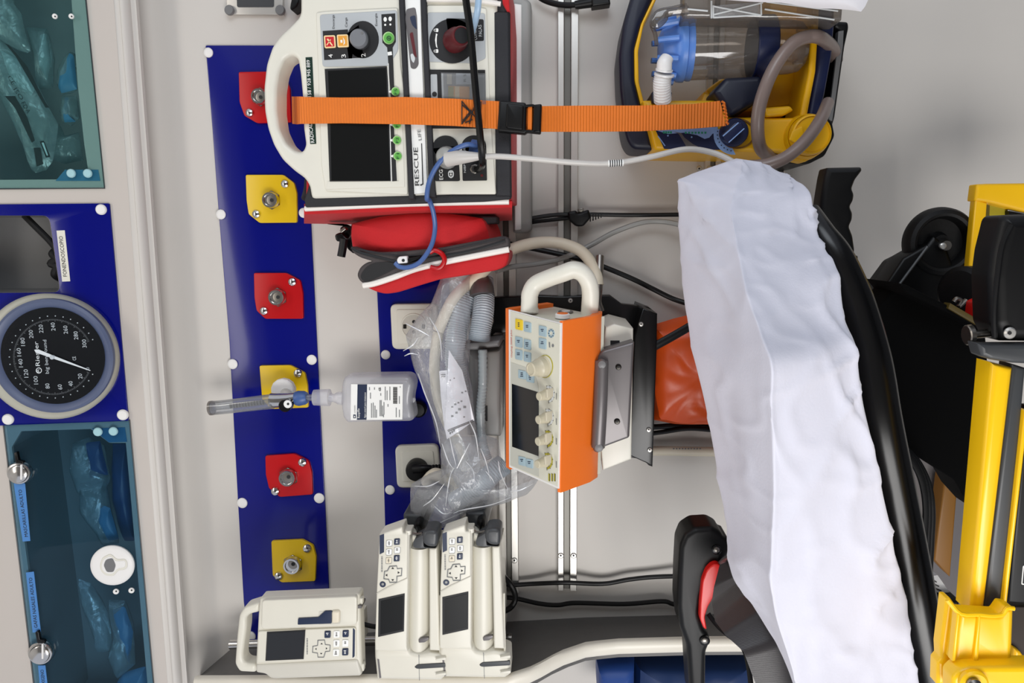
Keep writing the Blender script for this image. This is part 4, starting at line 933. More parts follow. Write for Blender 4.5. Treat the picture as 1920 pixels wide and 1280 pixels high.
g.build('stitching', st)

# ================================================================ SUCTION UNIT
su = thing('suction_unit', 'yellow and navy portable suction unit hung on the wall rails', 'suction unit', W.p(1390, 120, .0))
K = lambda *a: cK(*a)
g = MB(); g.prism(W, rp(K(640, -170, 590, -20, 548, 130, 525, 300, 531, 480, 558, 720, 572, 770, 602, 812, 722, 818, 690, 700, 640, 560, 613, 440, 610, 270, 645, 130, 720, -30, 790, -170), 10), .13, .03, 'navydark', .008, 4); g.build('handle_arch', su)
g = MB(); g.prism(W, rp(K(720, -30, 740, -30, 660, 130, 630, 280, 634, 450, 665, 570, 775, 818, 720, 818, 640, 560, 610, 440, 608, 270, 645, 130), 4), .126, .03, 'sucyellow', .0015, 3); g.build('arch_lining', su, label='yellow lining')
g = MB(); g.prism(W, rp(K(1000, 490, 1060, 560, 1130, 620, 1460, 575, 1640, 60, 1620, -150, 1350, -150, 1350, 400, 1080, 430), 6), .075, .0, 'sucyellow', .004); g.prism(W, K(990, 500, 1040, 520, 1100, 600, 960, 600), .11, .0, 'sucyellow', .003); g.build('back_shell', su)
g = MB(); g.prism(W, rp(K(1585, -150, 1622, -150, 1618, 110, 1600, 390, 1548, 660, 1508, 650, 1560, 390, 1580, 110), 3), .15, .07, 'sucyellow', .004); g.build('side_rib', su)
g = MB(); g.prism(W, rp(K(1622, -150, 1700, -150, 1705, 110, 1690, 300, 1650, 520, 1600, 700, 1548, 660, 1600, 390, 1618, 110), 4), .14, .0, 'navy', .006); g.build('side_panel', su, label='navy side panel')
g = MB(); g.prism(W, rp(K(650, 545, 1060, 545, 1130, 636, 1390, 640, 1510, 640, 1580, 668, 1625, 750, 1600, 850, 1540, 885, 1460, 870, 1410, 832, 720, 818, 690, 700), 6), .155, .0, 'sucyellow', .006); g.build('console', su)
g = MB(); g.prism(W, rp(K(1320, 585, 1460, 575, 1480, 600, 1430, 628, 1330, 636), 4), .16, .1, 'sucyellow', .004); g.build('console_lip', su)
HP = .1565
g = MB(); g.flat(W, K(725, 710, 1062, 686, 1062, 760, 1112, 818, 772, 812), HP, 'navy')
g.flat(W, d13(330, 345, 800, 318, 800, 360, 760, 370, 735, 400, 700, 410, 640, 380, 540, 362, 420, 372), HP+.0003, 'paleblue'); g.prism(W, [(1376+math.cos(a)*k, 252+math.sin(a)*k) for a, k in [(math.radians(x), 38) for x in range(85, 205, 12)]+[(math.radians(x), 26) for x in range(204, 84, -12)]], HP+.0006, HP, 'paleblue')
for i in range(7): g.flat(W, rect(*d13(548+i*25, 355)[0], *d13(562+i*25, 370)[0]), HP+.0006, 'ledgreen')
for i in range(4): g.flat(W, rect(*d13(380+i*18, 352)[0], *d13(394+i*18, 368)[0]), HP+.0006, 'ledgreen')
for x, y in ((418, 385), (600, 396), (697, 396)): g.flat(W, circ(*d13(x, y)[0], 1.6, 10), HP+.0006, 'paleblue')
g.flat(W, d13(345, 385, 400, 462, 392, 464, 338, 388), HP+.0006, 'paleblue'); g.flat(W, d13(560, 470, 520, 400, 500, 370, 460, 355, 520, 365, 545, 400, 610, 450, 650, 468), HP+.0006, 'graymetal')
for i in range(8):
    a = math.radians(100+i*13); g.flat(W, circ(1376+math.cos(a)*31, 252+math.sin(a)*31, 1.2, 8), HP+.0010, 'navyink')
g.build('control_panel', su)
g = MB(); g.prism(W, circ(1382, 250, 34, 36, 29), HP+.0008, HP, 'ochre', holes=[circ(1382, 250, 31, 36, 26)]); g.disc(W, 1375, 249, HP, [(27, 0), (26, .010), (24, .012)], 'navy', 36)
g.prism(W, rp([(1358, 262), (1354, 252), (1378, 229), (1391, 228), (1396, 240), (1370, 268)], 3), HP+.026, HP+.01, 'navy', .002); g.prism(W, [(1355, 254), (1384, 229), (1385.5, 230.5), (1356, 256)], HP+.0266, HP+.025, 'paleblue'); g.prism(W, [(1366, 266), (1395, 240), (1396, 241.5), (1367, 267.5)], HP+.0266, HP+.025, 'paleblue'); g.build('selector_knob', su)
g = MB(); k = sc(W, 1501, 264, .155)
g.lathe(W.p(1497, 262, .12), W.N, [(44*k, 0), (44*k, .02), (41*k, .045), (39*k, .048), (38*k, .046), (38*k, .055), (36*k, .062), (33*k, .0635), (32*k, .0615)], 'sucyellow', 44); g.prism(W, rp([(1480, 262), (1486, 245), (1505, 236), (1507, 252), (1492, 268)], 3), .1865, .182, 'sucyellow', .001)
g.build('round_port', su)
g = MB(); g.prism(W, rp(K(1640, 620, 1690, 660, 1705, 740, 1650, 850, 1560, 895, 1440, 890, 1400, 860, 1500, 830, 1620, 760), 6), .13, .0, 'black', .008); g.build('lower_bumper', su)
g = MB(); g.prism(W, rp(K(1700, 112, 1778, 116, 1782, 150, 1760, 250, 1705, 640, 1690, 690, 1655, 690, 1670, 560, 1712, 260, 1722, 160, 1695, 150), 5), .11, .02, 'black', .005); g.prism(W, K(1722, 170, 1752, 165, 1748, 250, 1690, 660, 1668, 655, 1712, 300), .1125, .10, 'midgrey', .001); g.build('side_clamp', su)
g = MB(); g.prism(W, rp(K(702, 505, 725, 485, 800, 488, 818, 505, 800, 560, 705, 560), 3), .165, .1, 'navydark', .003); g.build('hose_socket', su)
g = MB(); g.prism(W, rp(K(1040, 500, 1110, 420, 1300, 410, 1345, 500, 1280, 560, 1140, 630, 1110, 600), 6), .172, .06, 'navydark', .008); g.build('canister_cradle', su)
cn = thing('suction_canister', 'clear suction canister with light blue lid in the yellow and navy unit', 'canister', W.p(1400, 91, .115))
AX = (W.p(1510, 91, .135)-W.p(1270, 91, .135)).normalized(); AX = V((0, 0, -1))
def cyl(x, r): k = sc(W, x, 91, .135); return (r*k, (W.p(1230, 91, .135).z-W.p(x, 91, .135).z))
OC = W.p(1230, 91, .135); OC = V((W.p(1380, 91, .135).x, OC.y, OC.z))
g = MB(); g.lathe(OC, AX, [cyl(1285, 57), cyl(1300, 57), cyl(1420, 55), cyl(1440, 52), cyl(1480, 50), cyl(1498, 46), cyl(1507, 36)], 'smoke', 48); g.build('jar', cn)
g = MB(); g.lathe(OC, AX, [cyl(1236, 30), cyl(1240, 38), cyl(1255, 44), cyl(1262, 52), cyl(1270, 60), cyl(1276, 61), cyl(1282, 61), cyl(1284, 57), cyl(1290, 59), cyl(1295, 59)], 'lidblue', 48)
for i in range(10):
    a = math.radians(i*36+10); r = .040; P = OC+V((r*math.cos(a), -r*math.sin(a), -.012)); g.tube([P+V((0, 0, .014)), P+V((0.006*math.cos(a), -0.006*math.sin(a), -.016))], .0045, 'lidblue', 8, 1)
g.build('lid', cn, label='light blue lid')
g = MB(); g.lathe(OC, AX, [cyl(1409, 58.5), cyl(1411, 60.5), cyl(1445, 60.5), cyl(1447, 58.5)], 'navy', 48); tag(g.build('canister_band'), 'navy band holding the clear suction canister', 'band')
g = MB(); g.tube([W.p(x, y, h) for x, y, h in [d11(650, 690)[0]+(.20,), d11(615, 760)[0]+(.202,), d11(610, 850)[0]+(.2,)]], [.009, .011, .011], 'whiteplastic', 14)
for y in (830, 885): g.tube([W.p(*d11(612, y)[0], .2), W.p(*d11(608, y+22)[0], .199)], .0145 if y == 885 else .0125, 'whiteplastic', 16, 1)
g.tube([W.p(*d11(600, 900)[0], .199), W.p(*d11(585, 1000)[0], .195), W.p(*d11(592, 1220)[0], .175)], .0125, 'whiteplastic', 14, 14, .05); tag(g.build('elbow_hose'), 'short white ribbed elbow hose below the light blue canister lid', 'hose')
g = MB(); g.tube([W.p(x, y, h) for x, y, h in [K(1712, 330)[0]+(.09,), K(1690, 262)[0]+(.12,), K(1620, 205)[0]+(.18,), K(1550, 202)[0]+(.19,), K(1470, 240)[0]+(.2,), K(1390, 340)[0]+(.205,), K(1330, 460)[0]+(.205,), K(1288, 600)[0]+(.2,), K(1282, 720)[0]+(.19,), K(1300, 810)[0]+(.17,), K(1350, 850)[0]+(.14,), K(1420, 860)[0]+(.11,)]], .0095, 'tubebrown', 14)
tag(g.build('suction_tube'), 'grey brown suction tube looping over the yellow unit', 'tube', None)
g = MB(); g.tube([W.p(x, y, h) for x, y, h in [K(1665, 560)[0]+(.16,), K(1620, 660)[0]+(.20,), K(1540, 770)[0]+(.22,), K(1440, 855)[0]+(.225,), K(1350, 893)[0]+(.225,), K(1280, 905)[0]+(.22,), K(1240, 905)[0]+(.2,)]], .009, 'tubebrown', 14)
tag(g.build('suction_tube'), 'grey brown tube crossing the round yellow port towards the white sheet', 'tube')
# clear pouch and paper above it
pp = thing('clear_pouch', 'grey clear pouch with sewn cross hanging above the suction unit', 'pouch', W.p(1400, 5, .19))
g = MB(); g.prism(W, rp(K(890, -200, 885, 60, 880, 100, 1020, 96, 1300, 104, 1560, 110, 1700, 112, 1745, 110, 1750, 40, 1750, -200), 4), .215, .17, 'smoke', .006); g.build('sleeve', pp)
g = MB(); g.prism(W, K(1040, 30, 1290, 10, 1300, 80, 1045, 98), .218, .214, 'film', .0005)
for a, b_ in (((1040, 34), (1296, 82)), ((1042, 80), (1310, 14)), ((1040, 30), (1040, 98)), ((1300, 10), (1302, 82)), ((1040, 96), (1302, 82)), ((1030, 5), (1030, 100)), ((900, 50), (1010, 60)), ((1320, 50), (1700, 108)), ((1330, 10), (1720, 60))): g.tube([W.p(*K(*a)[0], .2185), W.p(*K(*b_)[0], .2185)], .0012, 'paleink', 6, 1)
g.build('sewn_patch', pp)
g = MB(); g.tube([W.p(x, y, .19) for x, y in d11(880, 60, 700, 100, 560, 130, 480, 200, 460, 300, 500, 400, 520, 540)], .003, 'smoke', 8); g.tube([W.p(x, y, .195) for x, y in d11(480, 280, 520, 300, 600, 230, 640, 160, 900, 120)], .006, 'smoke', 8); g.prism(W, rp(d11(460, 240, 520, 140, 620, 110, 780, 100, 700, 180, 560, 230, 500, 330, 455, 330), 3), .2, .194, 'smoke', .001); g.build('loose_tail', pp)
g = MB(); g.pillow(W, K(1000, -200, 1010, -6, 1200, 6, 1420, 22, 1560, 38, 1700, 48, 1850, 66, 1880, 10, 1920, -200), .235, .02, 'paper', .006, 22, 8, 60, seed=4, fold=.01); tag(g.build('paper_sheet'), 'crumpled white paper sheet at the top edge above the suction unit', 'paper')

# ================================================================ VENTILATOR
VX = V((0.99688643, -0.07774826, -0.01313976)); VY = V((0.06565464, 0.72615864, 0.68438519))
VF = Fr(W.p(1053, 606, .32), VX, VY)
vt = thing('ventilator', 'orange and white transport ventilator tilted upward on its black bracket', 'ventilator', W.p(1050, 760, .1))
vw, vh, vd = .2426, .1127, .086
def vbox(g, x0, x1, y0, y1, n0, n1, m, e=.0):
    """box in the ventilator's own axes: x along its width (0 = right end), y up its front, n out of its front"""
    q = [(x0, y0), (x1, y0), (x1, y1), (x0, y1)]
    base = [VF.w(x, y, n1) for x, y in q]+[VF.w(x, y, n0) for x, y in q]
    g.add(base, [(0, 1, 2, 3), (7, 6, 5, 4), (0, 4, 5, 1), (1, 5, 6, 2), (2, 6, 7, 3), (3, 7, 4, 0)], m)
def vprof(g, prof, x0, x1, m, lean=0.0):
    """profile in (y, n) swept along the width, ends bulged by lean"""
    A = [VF.w(x0, y, n) for y, n in prof]; B = [VF.w(x1, y, n) for y, n in prof]; n = len(prof)
    g.add(A+B, [(i, (i+1) % n, n+(i+1) % n, n+i) for i in range(n)]+[tuple(range(n))[::-1], tuple(n+i for i in range(n))], m)
g = MB(); vprof(g, [(0.004, 0), (vh-.002, 0), (vh-.002, -.088), (0.004, -.088)], -.0015, -vw+.0015, 'venface'); g.build('housing', vt, sm=False)
# orange bumpers: lower one (wide, facing down) and upper one
def bow(y0, n0, n1, steps, ybulge):
    return [(y0+ybulge*math.sin(math.pi*0.5*i/steps), n0+(n1-n0)*i/steps) for i in range(steps+1)]
g = MB(); lower = [(0.003, .0005), (-.002, -.001)]+[(-.002+0.0, -.060)]+[(.004, -.082), (.016, -.096), (.022, -.098), (.024, -.090), (.006, -.060)]+[(.003, -.004)]
vprof(g, lower, .003, -vw-.003, 'venorange'); g.build('bumper', vt, label='orange lower bumper')
g = MB(); up = [(vh-.003, .0005), (vh+.010, -.002), (vh+.013, -.012), (vh+.010, -.085), (vh-.004, -.085), (vh-.002, -.004)]
vprof(g, up, .004, -vw-.003, 'venorange'); g.build('bumper', vt, label='orange upper bumper')
# control panel
g = MB(); vb = 'venface'
g.prism(VF, d7(152, 128, 785, 293)+d8(715, 1195, 150, 945), .0015, -.0005, 'whiteplastic')
g.prism(VF, d7(175, 150, 765, 305)+d8(705, 1170, 160, 930), .0025, .001, 'venface')
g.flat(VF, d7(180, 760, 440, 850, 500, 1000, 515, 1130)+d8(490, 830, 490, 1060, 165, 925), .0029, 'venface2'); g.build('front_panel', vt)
H = .0032
g = MB(); g.flat(VF, d7(190, 1020, 512, 1122)+d8(484, 822, 184, 714), H, 'screenblk'); g.build('screen', vt)
def key(x, y, m='keyblue', w=80, hh=110):
    g = MB(); a = .22
    q = d7(x, y, x+w, y+w*a, x+w, y+w*a+hh, x, y+hh)
    g.prism(VF, rp(q, 1.5, 2), H+.0008, .001, m, .0004)
    marks(g, VF, *d7(x+w*.5, y+w*a*.5+hh*.5)[0], H+.0011, 'navyink', 1.2); g.build('key', vt)
key(230, 238, 'keyyellow', 84, 125); key(332, 272, w=84, hh=118); key(228, 450, w=84, hh=122); key(330, 480, w=84, hh=118); key(228, 602, w=84, hh=120); key(330, 630, w=84, hh=118); key(512, 318, w=88, hh=122); key(512, 466, w=86, hh=125)
key(265, 850, w=90, hh=100); key(362, 882, w=92, hh=110)
for x, y in ((255, 822), (340, 848)):
    q = d8(x, y, x+80, y+18, x+80, y+118, x, y+98); g = MB(); g.prism(VF, rp(q, 1.5, 2), H+.0008, .001, 'keyblue', .0004); marks(g, VF, *d8(x+40, y+58)[0], H+.0011, 'navyink', 1.2); g.build('key', vt)
g = MB(); g.text(VF, d7(196, 705)[0], d7(190, 375)[0], 4.0, 'Oxylog 3000 plus', H, 'btnred'); 
g.prism(VF, circ(*d7(660, 415)[0], 6, 20, 8.5), H, .001, 'keyblue', holes=[circ(*d7(660, 415)[0], 3, 16, 4)])
for i in range(8): a = i*math.pi/4; x, y = d7(660, 415)[0]; g.flat(VF, circ(x+4.6*math.cos(a), y+6.6*math.sin(a), .9, 8), H+.0004, 'navyink')
g.flat(VF, d7(632, 520, 645, 522, 648, 585, 636, 582), H, 'greyink'); g.flat(VF, circ(*d7(680, 562)[0], 2, 12, 3), H, 'greyink')
for x in (598, 630, 660): g.flat(VF, d8(x, 1020, x+13, 1024, x+13, 1110, x, 1104), H, 'olive'); g.flat(VF, d8(x+13, 1024, x+17, 1024, x+17, 1110, x+13, 1110), H, 'ink')
for y in (140, 430, 655, 920): [g.flat(VF, d8(684, y-36+i*15, 692, y-34+i*15, 692, y-26+i*15, 684, y-28+i*15), H, 'greyink') for i in range(5)]
g.build('legend', vt)
kk = (VF.p(1040, 700, 0)-VF.p(1040, 701, 0)).length
g = MB(); P = VF.p(*d7(585, 812)[0], 0)
g.lathe(P, VF.N, [(20.5*kk, .001), (20.5*kk, .003), (18.5*kk, .004), (17.5*kk, .012), (15*kk, .014), (13.5*kk, .020), (13*kk, .026), (10*kk, .027), (9*kk, .0262)], 'knobcream', 40); g.prism(VF, circ(*d7(585, 812)[0], 14.6, 36, 21.6), .0036, .002, 'olive', holes=[circ(*d7(585, 812)[0], 13.8, 36, 20.6)]); g.build('rotary_knob', vt)
for i, (x, y, m) in enumerate(((600, 115, 'venface'), (590, 380, 'venface'), (585, 625, 'olive'), (580, 880, 'olive'))):
    c = d8(x, y)[0]; g = MB(); P = VF.p(*c, 0)
    pts = [(c[0]+10.6*math.cos(a), c[1]+15.5*math.sin(a)) for a in [math.radians(v) for v in range(-110, 100, 15)]]; pin = [(c[0]+8*math.cos(a), c[1]+11.8*math.sin(a)) for a in [math.radians(v) for v in range(85, -115, -15)]]
    g.flat(VF, pts+pin, H+.0003, m if m == 'olive' else 'paleink')
    for j in range(7):
        a = math.radians(-110+j*33); g.tube([VF.p(c[0]+7.5*math.cos(a), c[1]+11*math.sin(a), H), VF.p(c[0]+11.5*math.cos(a), c[1]+17*math.sin(a), H)], .0004, 'ink', 5, 1)
    g.lathe(P, VF.N, [(11*kk, .002), (10.5*kk, .006), (9*kk, .008), (8*kk, .018), (6.5*kk, .019)], 'knobcream', 28)
    bar = [(-3.0, -11), (3.0, -11), (3.0, 11), (-3.0, 11)]; q = [(c[0]-4+u*.6, c[1]-1+v*.75) for u, v in bar]
    g.prism(VF, rp(q, 1, 2), .021, .010, 'knobcream', .001); g.build('setting_knob', vt)
# right end face with the sockets
EF = Fr(VF.w(0, 0, 0), VF.Y, -VF.N) ; EF = Fr(VF.O, -VF.N, VF.Y)
if EF.N.dot(VX) < 0: EF = Fr(VF.O, VF.N, VF.Y)
g = MB()
def onend(y, n, h=.0): return VF.w(h, y, n)
g.lathe(onend(vh-.022, -.022), VX, [(.0125, 0), (.0125, .006), (.011, .0075)], 'whiteplastic', 28); g.lathe(onend(vh-.022, -.022, .007), VX, [(.0088, 0), (.0088, .0008)], 'ink', 24); g.build('gas_port', vt)
g = MB(); g.lathe(onend(.030, -.030), VX, [(.0105, 0), (.0105, .005), (.0095, .006)], 'whiteplastic', 28); g.lathe(onend(.030, -.030, .0055), VX, [(.008, 0), (.0078, .001)], 'venorange', 24); g.build('gas_port', vt, label='orange ringed port')
g = MB(); g.lathe(onend(.060, -.065), VX, [(.011, 0), (.011, .001), (.009, .0012)], 'midgrey', 28); g.lathe(onend(.060, -.065, .001), VX, [(.0065, 0), (.0065, .0008)], 'whiteplastic', 24); g.build('gas_port', vt)
# carrying handle, white
def hb(pts): return [W.p(x, y, h) for x, y, h in pts]
g = MB(); g.tube(hb([(992, 584, .25), (993, 565, .25), (994, 550, .25), (1004, 533, .25), (1030, 521, .255), (1056, 512, .26), (1075, 506, .262), (1092, 512, .262), (1103, 528, .26), (1107, 548, .255), (1106, 575, .25), (1104, 600, .24)]), .0125, 'offwhite', 14, 6); g.build('carry_handle', vt)
# white rear housing, grey clamp shell, feet
g = MB(); g.prism(W, cI(655, 370, 700, 352, 800, 378, 790, 1060, 640, 1118, 620, 900, 640, 500), .235, .10, 'offwhite', .003); g.prism(W, cI(680, 440, 728, 440, 728, 470, 680, 470), .2356, .234, 'ink'); g.build('rear_housing', vt)
g = MB(); g.prism(W, rp(cI(615, 520, 640, 492, 806, 444, 802, 500, 780, 948, 640, 1000, 618, 1030, 592, 1020, 600, 560), 4), .264, .18, 'graymetal', .004, 3); g.build('clamp_shell', vt)
g = MB(); g.tube([W.p(*cI(634, 545)[0], .268), W.p(*cI(628, 770)[0], .271), W.p(*cI(616, 995)[0], .268)], .010, 'graymetal', 14, 4); g.build('clamp_rod', vt)
for x, y in cI(634, 560, 618, 990): g = MB(); g.disc(W, x, y, .268, [(9, 0), (9, .006), (7, .010), (3, .011)], 'midgrey', 20); g.build('rod_end', vt)
for x, y in cI(722, 578, 715, 862): screw(W, x, y, .2645, 5.5, 'darkmetal', 'screw', vt)
# black wall bracket behind it
bk = thing('ventilator_bracket', 'black folded metal bracket bolted to the wall behind the ventilator', 'bracket', W.p(1150, 700, 0))
g = MB(); g.prism(W, cI(55, 215, 300, 205, 430, 210, 545, 205, 680, 205, 740, 250, 880, 265, 925, 300, 915, 500, 900, 1100, 880, 1092, 850, 1060, 775, 1050, 700, 1050, 700, 400, 80, 400, 40, 430, 70, 340), .07, .045, 'blackgloss', .002); g.build('plate', bk)
g = MB(); g.prism(W, cI(806, 420, 850, 270, 925, 300, 922, 500, 900, 1100, 870, 1080, 780, 1040), .13, .0, 'blackgloss', .002); g.build('side_flange', bk)
for x, y in cI(472, 232, 880, 905, 885, 1010, 840, 355): screw(W, x, y, .0705 if x < 1150 else .1305, 4.6, 'alu', 'bolt', bk)
g = MB(); g.tube([W.p(*cI(625, 1+i*0)[0], .1) for i in range(1)]+[W.p(*p, .12) for p in cI(618, 150, 615, 190, 612, 240, 628, 290)], .007, 'steel', 12); g.build('gas_coupling', bk)

# white ventilator hose
cable('ventilator_hose', 'thick cream hose arching from the hose bag to the ventilator bracket', [(822, 620, .13), (828, 605, .13), (850, 560, .13), (880, 530, .125), (905, 510, .12), (930, 484, .11), (953, 470, .10), (985, 459, .09), (1020, 454, .08), (1055, 457, .08), (1088, 470, .085), (1108, 492, .10), (1118, 515, .115), (1121, 535, .12)], .0095, 'cream', 'hose', n=14)
# black cables on the wall
cable('mains_cable', 'black cable sloping across the wall from the pouch to the white sheet', [(940, 452, .02), (958, 458, .02), (1000, 466, .02), (1060, 479, .02), (1110, 492, .02), (1180, 520, .02), (1223, 541, .02), (1262, 560, .02), (1300, 572, .03)], .0046, 'black')
t = cable('mains_cable', 'straight black cable with an inline plug beside the defibrillator bracket', [(975, 413, .018), (1030, 404, .018), (1065, 402, .02), (1110, 402, .02), (1190, 403, .018), (1300, 402, .018)], .0038, 'black',
      extra=lambda g: (g.prism(W, rp(PX(1064, 397, 1080, 394, 1084, 400, 1104, 392, 1108, 408, 1094, 424, 1080, 424, 1066, 412), 4), .034, .004, 'black', .004), [g.tube([W.p(1106+i*5, 408-i, .02), W.p(1108+i*5, 408-i, .02)], .0068-i*.0007, 'black', 12, 1) for i in range(5)], g.prism(W, PX(1084, 391, 1094, 390, 1095, 396, 1085, 397), .03, .01, 'steel', .001)))
cable('mains_cable', 'shorter black cable ending just above the inline plug', [(975, 420, .012), (1010, 415, .012), (1045, 411, .014), (1070, 408, .016)], .0034, 'black')
cable('appliance_cable', 'black cable with appliance connector hanging at the top edge of the wall', [(1000, -14, .02), (1020, 0, .02), (1045, 8, .022), (1070, 10, .024), (1095, 6, .025), (1112, 4, .025)], .0048, 'black',
      extra=lambda g: (g.tube([W.p(1078, 10, .024), W.p(1112, 4, .026)], .0078, 'black', 12, 10, .1), g.prism(W, rp(PX(1108, -5, 1143, -8, 1145, 7, 1110, 12), 2), .036, .012, 'black', .003)))
cable('grey_tube', 'thin grey tube curving over the wall towards the top corner of the sheet', [(930, 508, .1), (960, 500, .08), (1010, 494, .06), (1060, 482, .05), (1110, 458, .04), (1150, 436, .03), (1200, 418, .03), (1240, 415, .03), (1290, 424, .04)], .0046, 'plasticgrey', 'tube')
cable('white_pipe', 'straight white pipe on the wall below the black ventilator bracket', [(1222, 845, .02), (1260, 845, .02), (1300, 846, .02), (1400, 847, .02)], .0085, 'cream', 'pipe', n=14,
      extra=lambda g: g.text(W, (1262, 846), (1262, 845), 1, 'i', .029, 'ink') if 0 else [g.tube([W.p(1262+i*5.5, 841, .0272), W.p(1264.5+i*5.5, 841, .0272)], .0012, 'greyink', 5, 1) for i in range(10)])
cable('pump_cable', 'upper black pump cable running to the seat belt bracket', [(935, 1092, .03), (960, 1096, .02), (1000, 1094, .02), (1060, 1092, .03), (1130, 1094, .02), (1180, 1086, .02), (1230, 1081, .02), (1310, 1079, .03)], .0042, 'black')
cable('pump_cable', 'lower black pump cable sagging towards the seat belt bracket', [(935, 1118, .03), (970, 1122, .02), (1010, 1131, .02), (1045, 1134, .02), (1080, 1130, .02), (1170, 1132, .02), (1240, 1127, .02), (1262, 1132, .02), (1300, 1142, .03)], .0042, 'black')
cable('pump_cable', 'short curled black cable beside the right hand syringe pump', [(942, 1078, .06), (955, 1092, .05), (964, 1108, .05), (966, 1124, .055), (958, 1138, .06), (944, 1146, .08)], .0052, 'black')
cable('thin_cable', 'black cable end emerging under the ventilator bracket', [(1205, 800, .03), (1230, 800, .03), (1270, 798, .03), (1340, 800, .04)], .005, 'black')
cable('thin_cable', 'black cable dipping under the orange bag', [(1200, 815, .03), (1240, 810, .03), (1290, 803, .04), (1340, 806, .05)], .0042, 'black')

# orange bag behind the stretcher
ob = thing('orange_bag', 'shiny orange bag squeezed between ventilator bracket and white sheet', 'bag', W.p(1290, 700, .0))
g = MB(); g.pillow(W, PX(1222, 610, 1260, 597, 1300, 587, 1360, 580, 1400, 680, 1400, 790, 1330, 797, 1262, 794, 1222, 786, 1215, 700), .05, .09, 'orangebag', .006, 22, 10, 70, seed=3, fold=.03, pw=.3); g.build('body', ob)
g = MB(); g.tube([W.p(x, y, h) for x, y, h in ((1222, 652, .125), (1262, 630, .125), (1300, 608, .125))], .007, 'black', 8, 3, flat=.4); g.build('strap', ob)

# grey holder beside the ventilator
hd = thing('cylinder_holder', 'grey holder tube standing between hose bag and ventilator', 'holder', W.p(905, 730, 0))
g = MB(); g.prism(W, rp(PX(868, 652, 938, 650, 938, 822, 874, 820), 3), .10, .0, 'midgrey', .02, 5); g.prism(W, PX(905, 660, 938, 656, 938, 818, 908, 818), .105, .05, 'plasticgrey', .006); g.build('tube', hd)
g = MB(); g.prism(W, rp(PX(869, 643, 905, 640, 938, 637, 937, 650, 905, 653, 898, 656, 872, 656), 3), .125, .0, 'midgrey', .004); g.build('collar', hd)
for y in (680, 775): g = MB(); g.prism(W, PX(910, y-14, 914, y-14, 914, y+14, 910, y+14), .1065, .10, 'ink'); g.build('slot', hd)
# corrugated hoses, liner and paper inside the clear bag
hb_ = thing('hose_bag', 'crumpled clear plastic bag full of breathing hoses beside the ventilator', 'bag', W.p(870, 800, .06))
def ctube(pts, r, m, name, label):
    g = MB(); g.tube([W.p(*p) for p in pts], r, m, 14, 16, .07); return tag(g.build(name), label, 'hose', None)
ctube([d19(700, 100)[0]+(.10,), d19(600, 250)[0]+(.11,), d19(530, 420)[0]+(.12,), d19(460, 650)[0]+(.13,), d19(430, 850)[0]+(.14,), d19(430, 1050)[0]+(.14,), (858, 720, .14), (862, 780, .14)], .0165, 'corrugated', 'corrugated_hose', 'left grey ribbed breathing hose inside the clear bag')
ctube([d19(730, 130)[0]+(.10,), d19(740, 330)[0]+(.12,), d19(730, 520)[0]+(.14,), d19(700, 700)[0]+(.15,), d19(690, 800)[0]+(.15,)], .0165, 'corrugated', 'corrugated_hose', 'right grey ribbed breathing hose ending at the holder collar')
g = MB(); g.tube([W.p(*d19(700, 160)[0], .11), W.p(*d19(715, 240)[0], .12), W.p(*d19(722, 320)[0], .125)], [.017, .020, .021], 'graymetal', 16); tag(g.build('hose_cuff'), 'grey cuff at the top of the ribbed breathing hoses', 'hose')
ctube([(905, 655, .13), (905, 720, .13), (901, 770, .13), (905, 830, .13), (915, 860, .13)], .0075, 'glassclear2', 'thin_hose', 'thin ribbed hose strapped along the grey holder tube')
cable('cream_hose', 'cream hose running down through the clear bag behind the leaflet', [(822, 622, .11), (816, 660, .11), (815, 700, .11), (822, 750, .11), (842, 800, .11), (862, 840, .11), (874, 880, .11)], .009, 'cream', 'hose', n=12)
ctube([(855, 940, .12), (880, 925, .14), (905, 905, .15), (925, 885, .15), (945, 870, .14)], .017, 'corrugated', 'corrugated_hose', 'ribbed hose coiled at the bottom of the clear bag')
cable('cream_hose', 'short pale hose end near the black mains plug', [(800, 905, .08), (815, 890, .09), (832, 895, .1), (850, 905, .1), (862, 930, .1)], .012, 'cream', 'hose', n=12)
lf = thing('leaflet', 'folded white printed leaflet tucked into the clear hose bag', 'leaflet', W.p(855, 730, .165))
g = MB(); LP = cH(672, 322, 742, 430, 775, 560, 805, 690, 738, 740, 662, 788, 650, 730, 660, 560)
g.prism(W, LP, .170, .169, 'paper'); g.prism(W, cH(622, 432, 664, 428, 660, 700, 650, 740, 630, 560), .167, .166, 'paper')
for q in ((665, 742, 800, 688), (668, 748, 802, 694), (630, 452, 655, 450), (632, 462, 655, 460)): g.tube([W.p(*cH(q[0], q[1])[0], .1704), W.p(*cH(q[2], q[3])[0], .1704)], .0007, 'ink', 5, 1)
g.text(W, cH(676, 762)[0], cH(706, 738)[0], 5, 'vygon', .1702, 'ink') if 0 else [g.flat(W, rect(*cH(676+i*10, 750-i*6)[0], *cH(683+i*10, 762-i*6)[0]), .1705, 'ink') for i in range(3)]
for x, y, r in ((690, 668, 2.2), (712, 650, 2.2), (755, 620, 2.6), (728, 632, 2.6), (690, 620, 1.8), (706, 606, 2.0), (722, 598, 1.8), (738, 590, 1.8), (742, 545, 1.8), (760, 538, 1.6), (752, 672, 1.6), (680, 480, 1.2), (700, 470, 1.2)): g.flat(W, rect(cH(x, y)[0][0]-r, cH(x, y)[0][1]-r*.8, cH(x, y)[0][0]+r, cH(x, y)[0][1]+r*.8), .1705, 'greyink')
g.build('sheet', lf)
g = MB()
rc = random.Random(3)
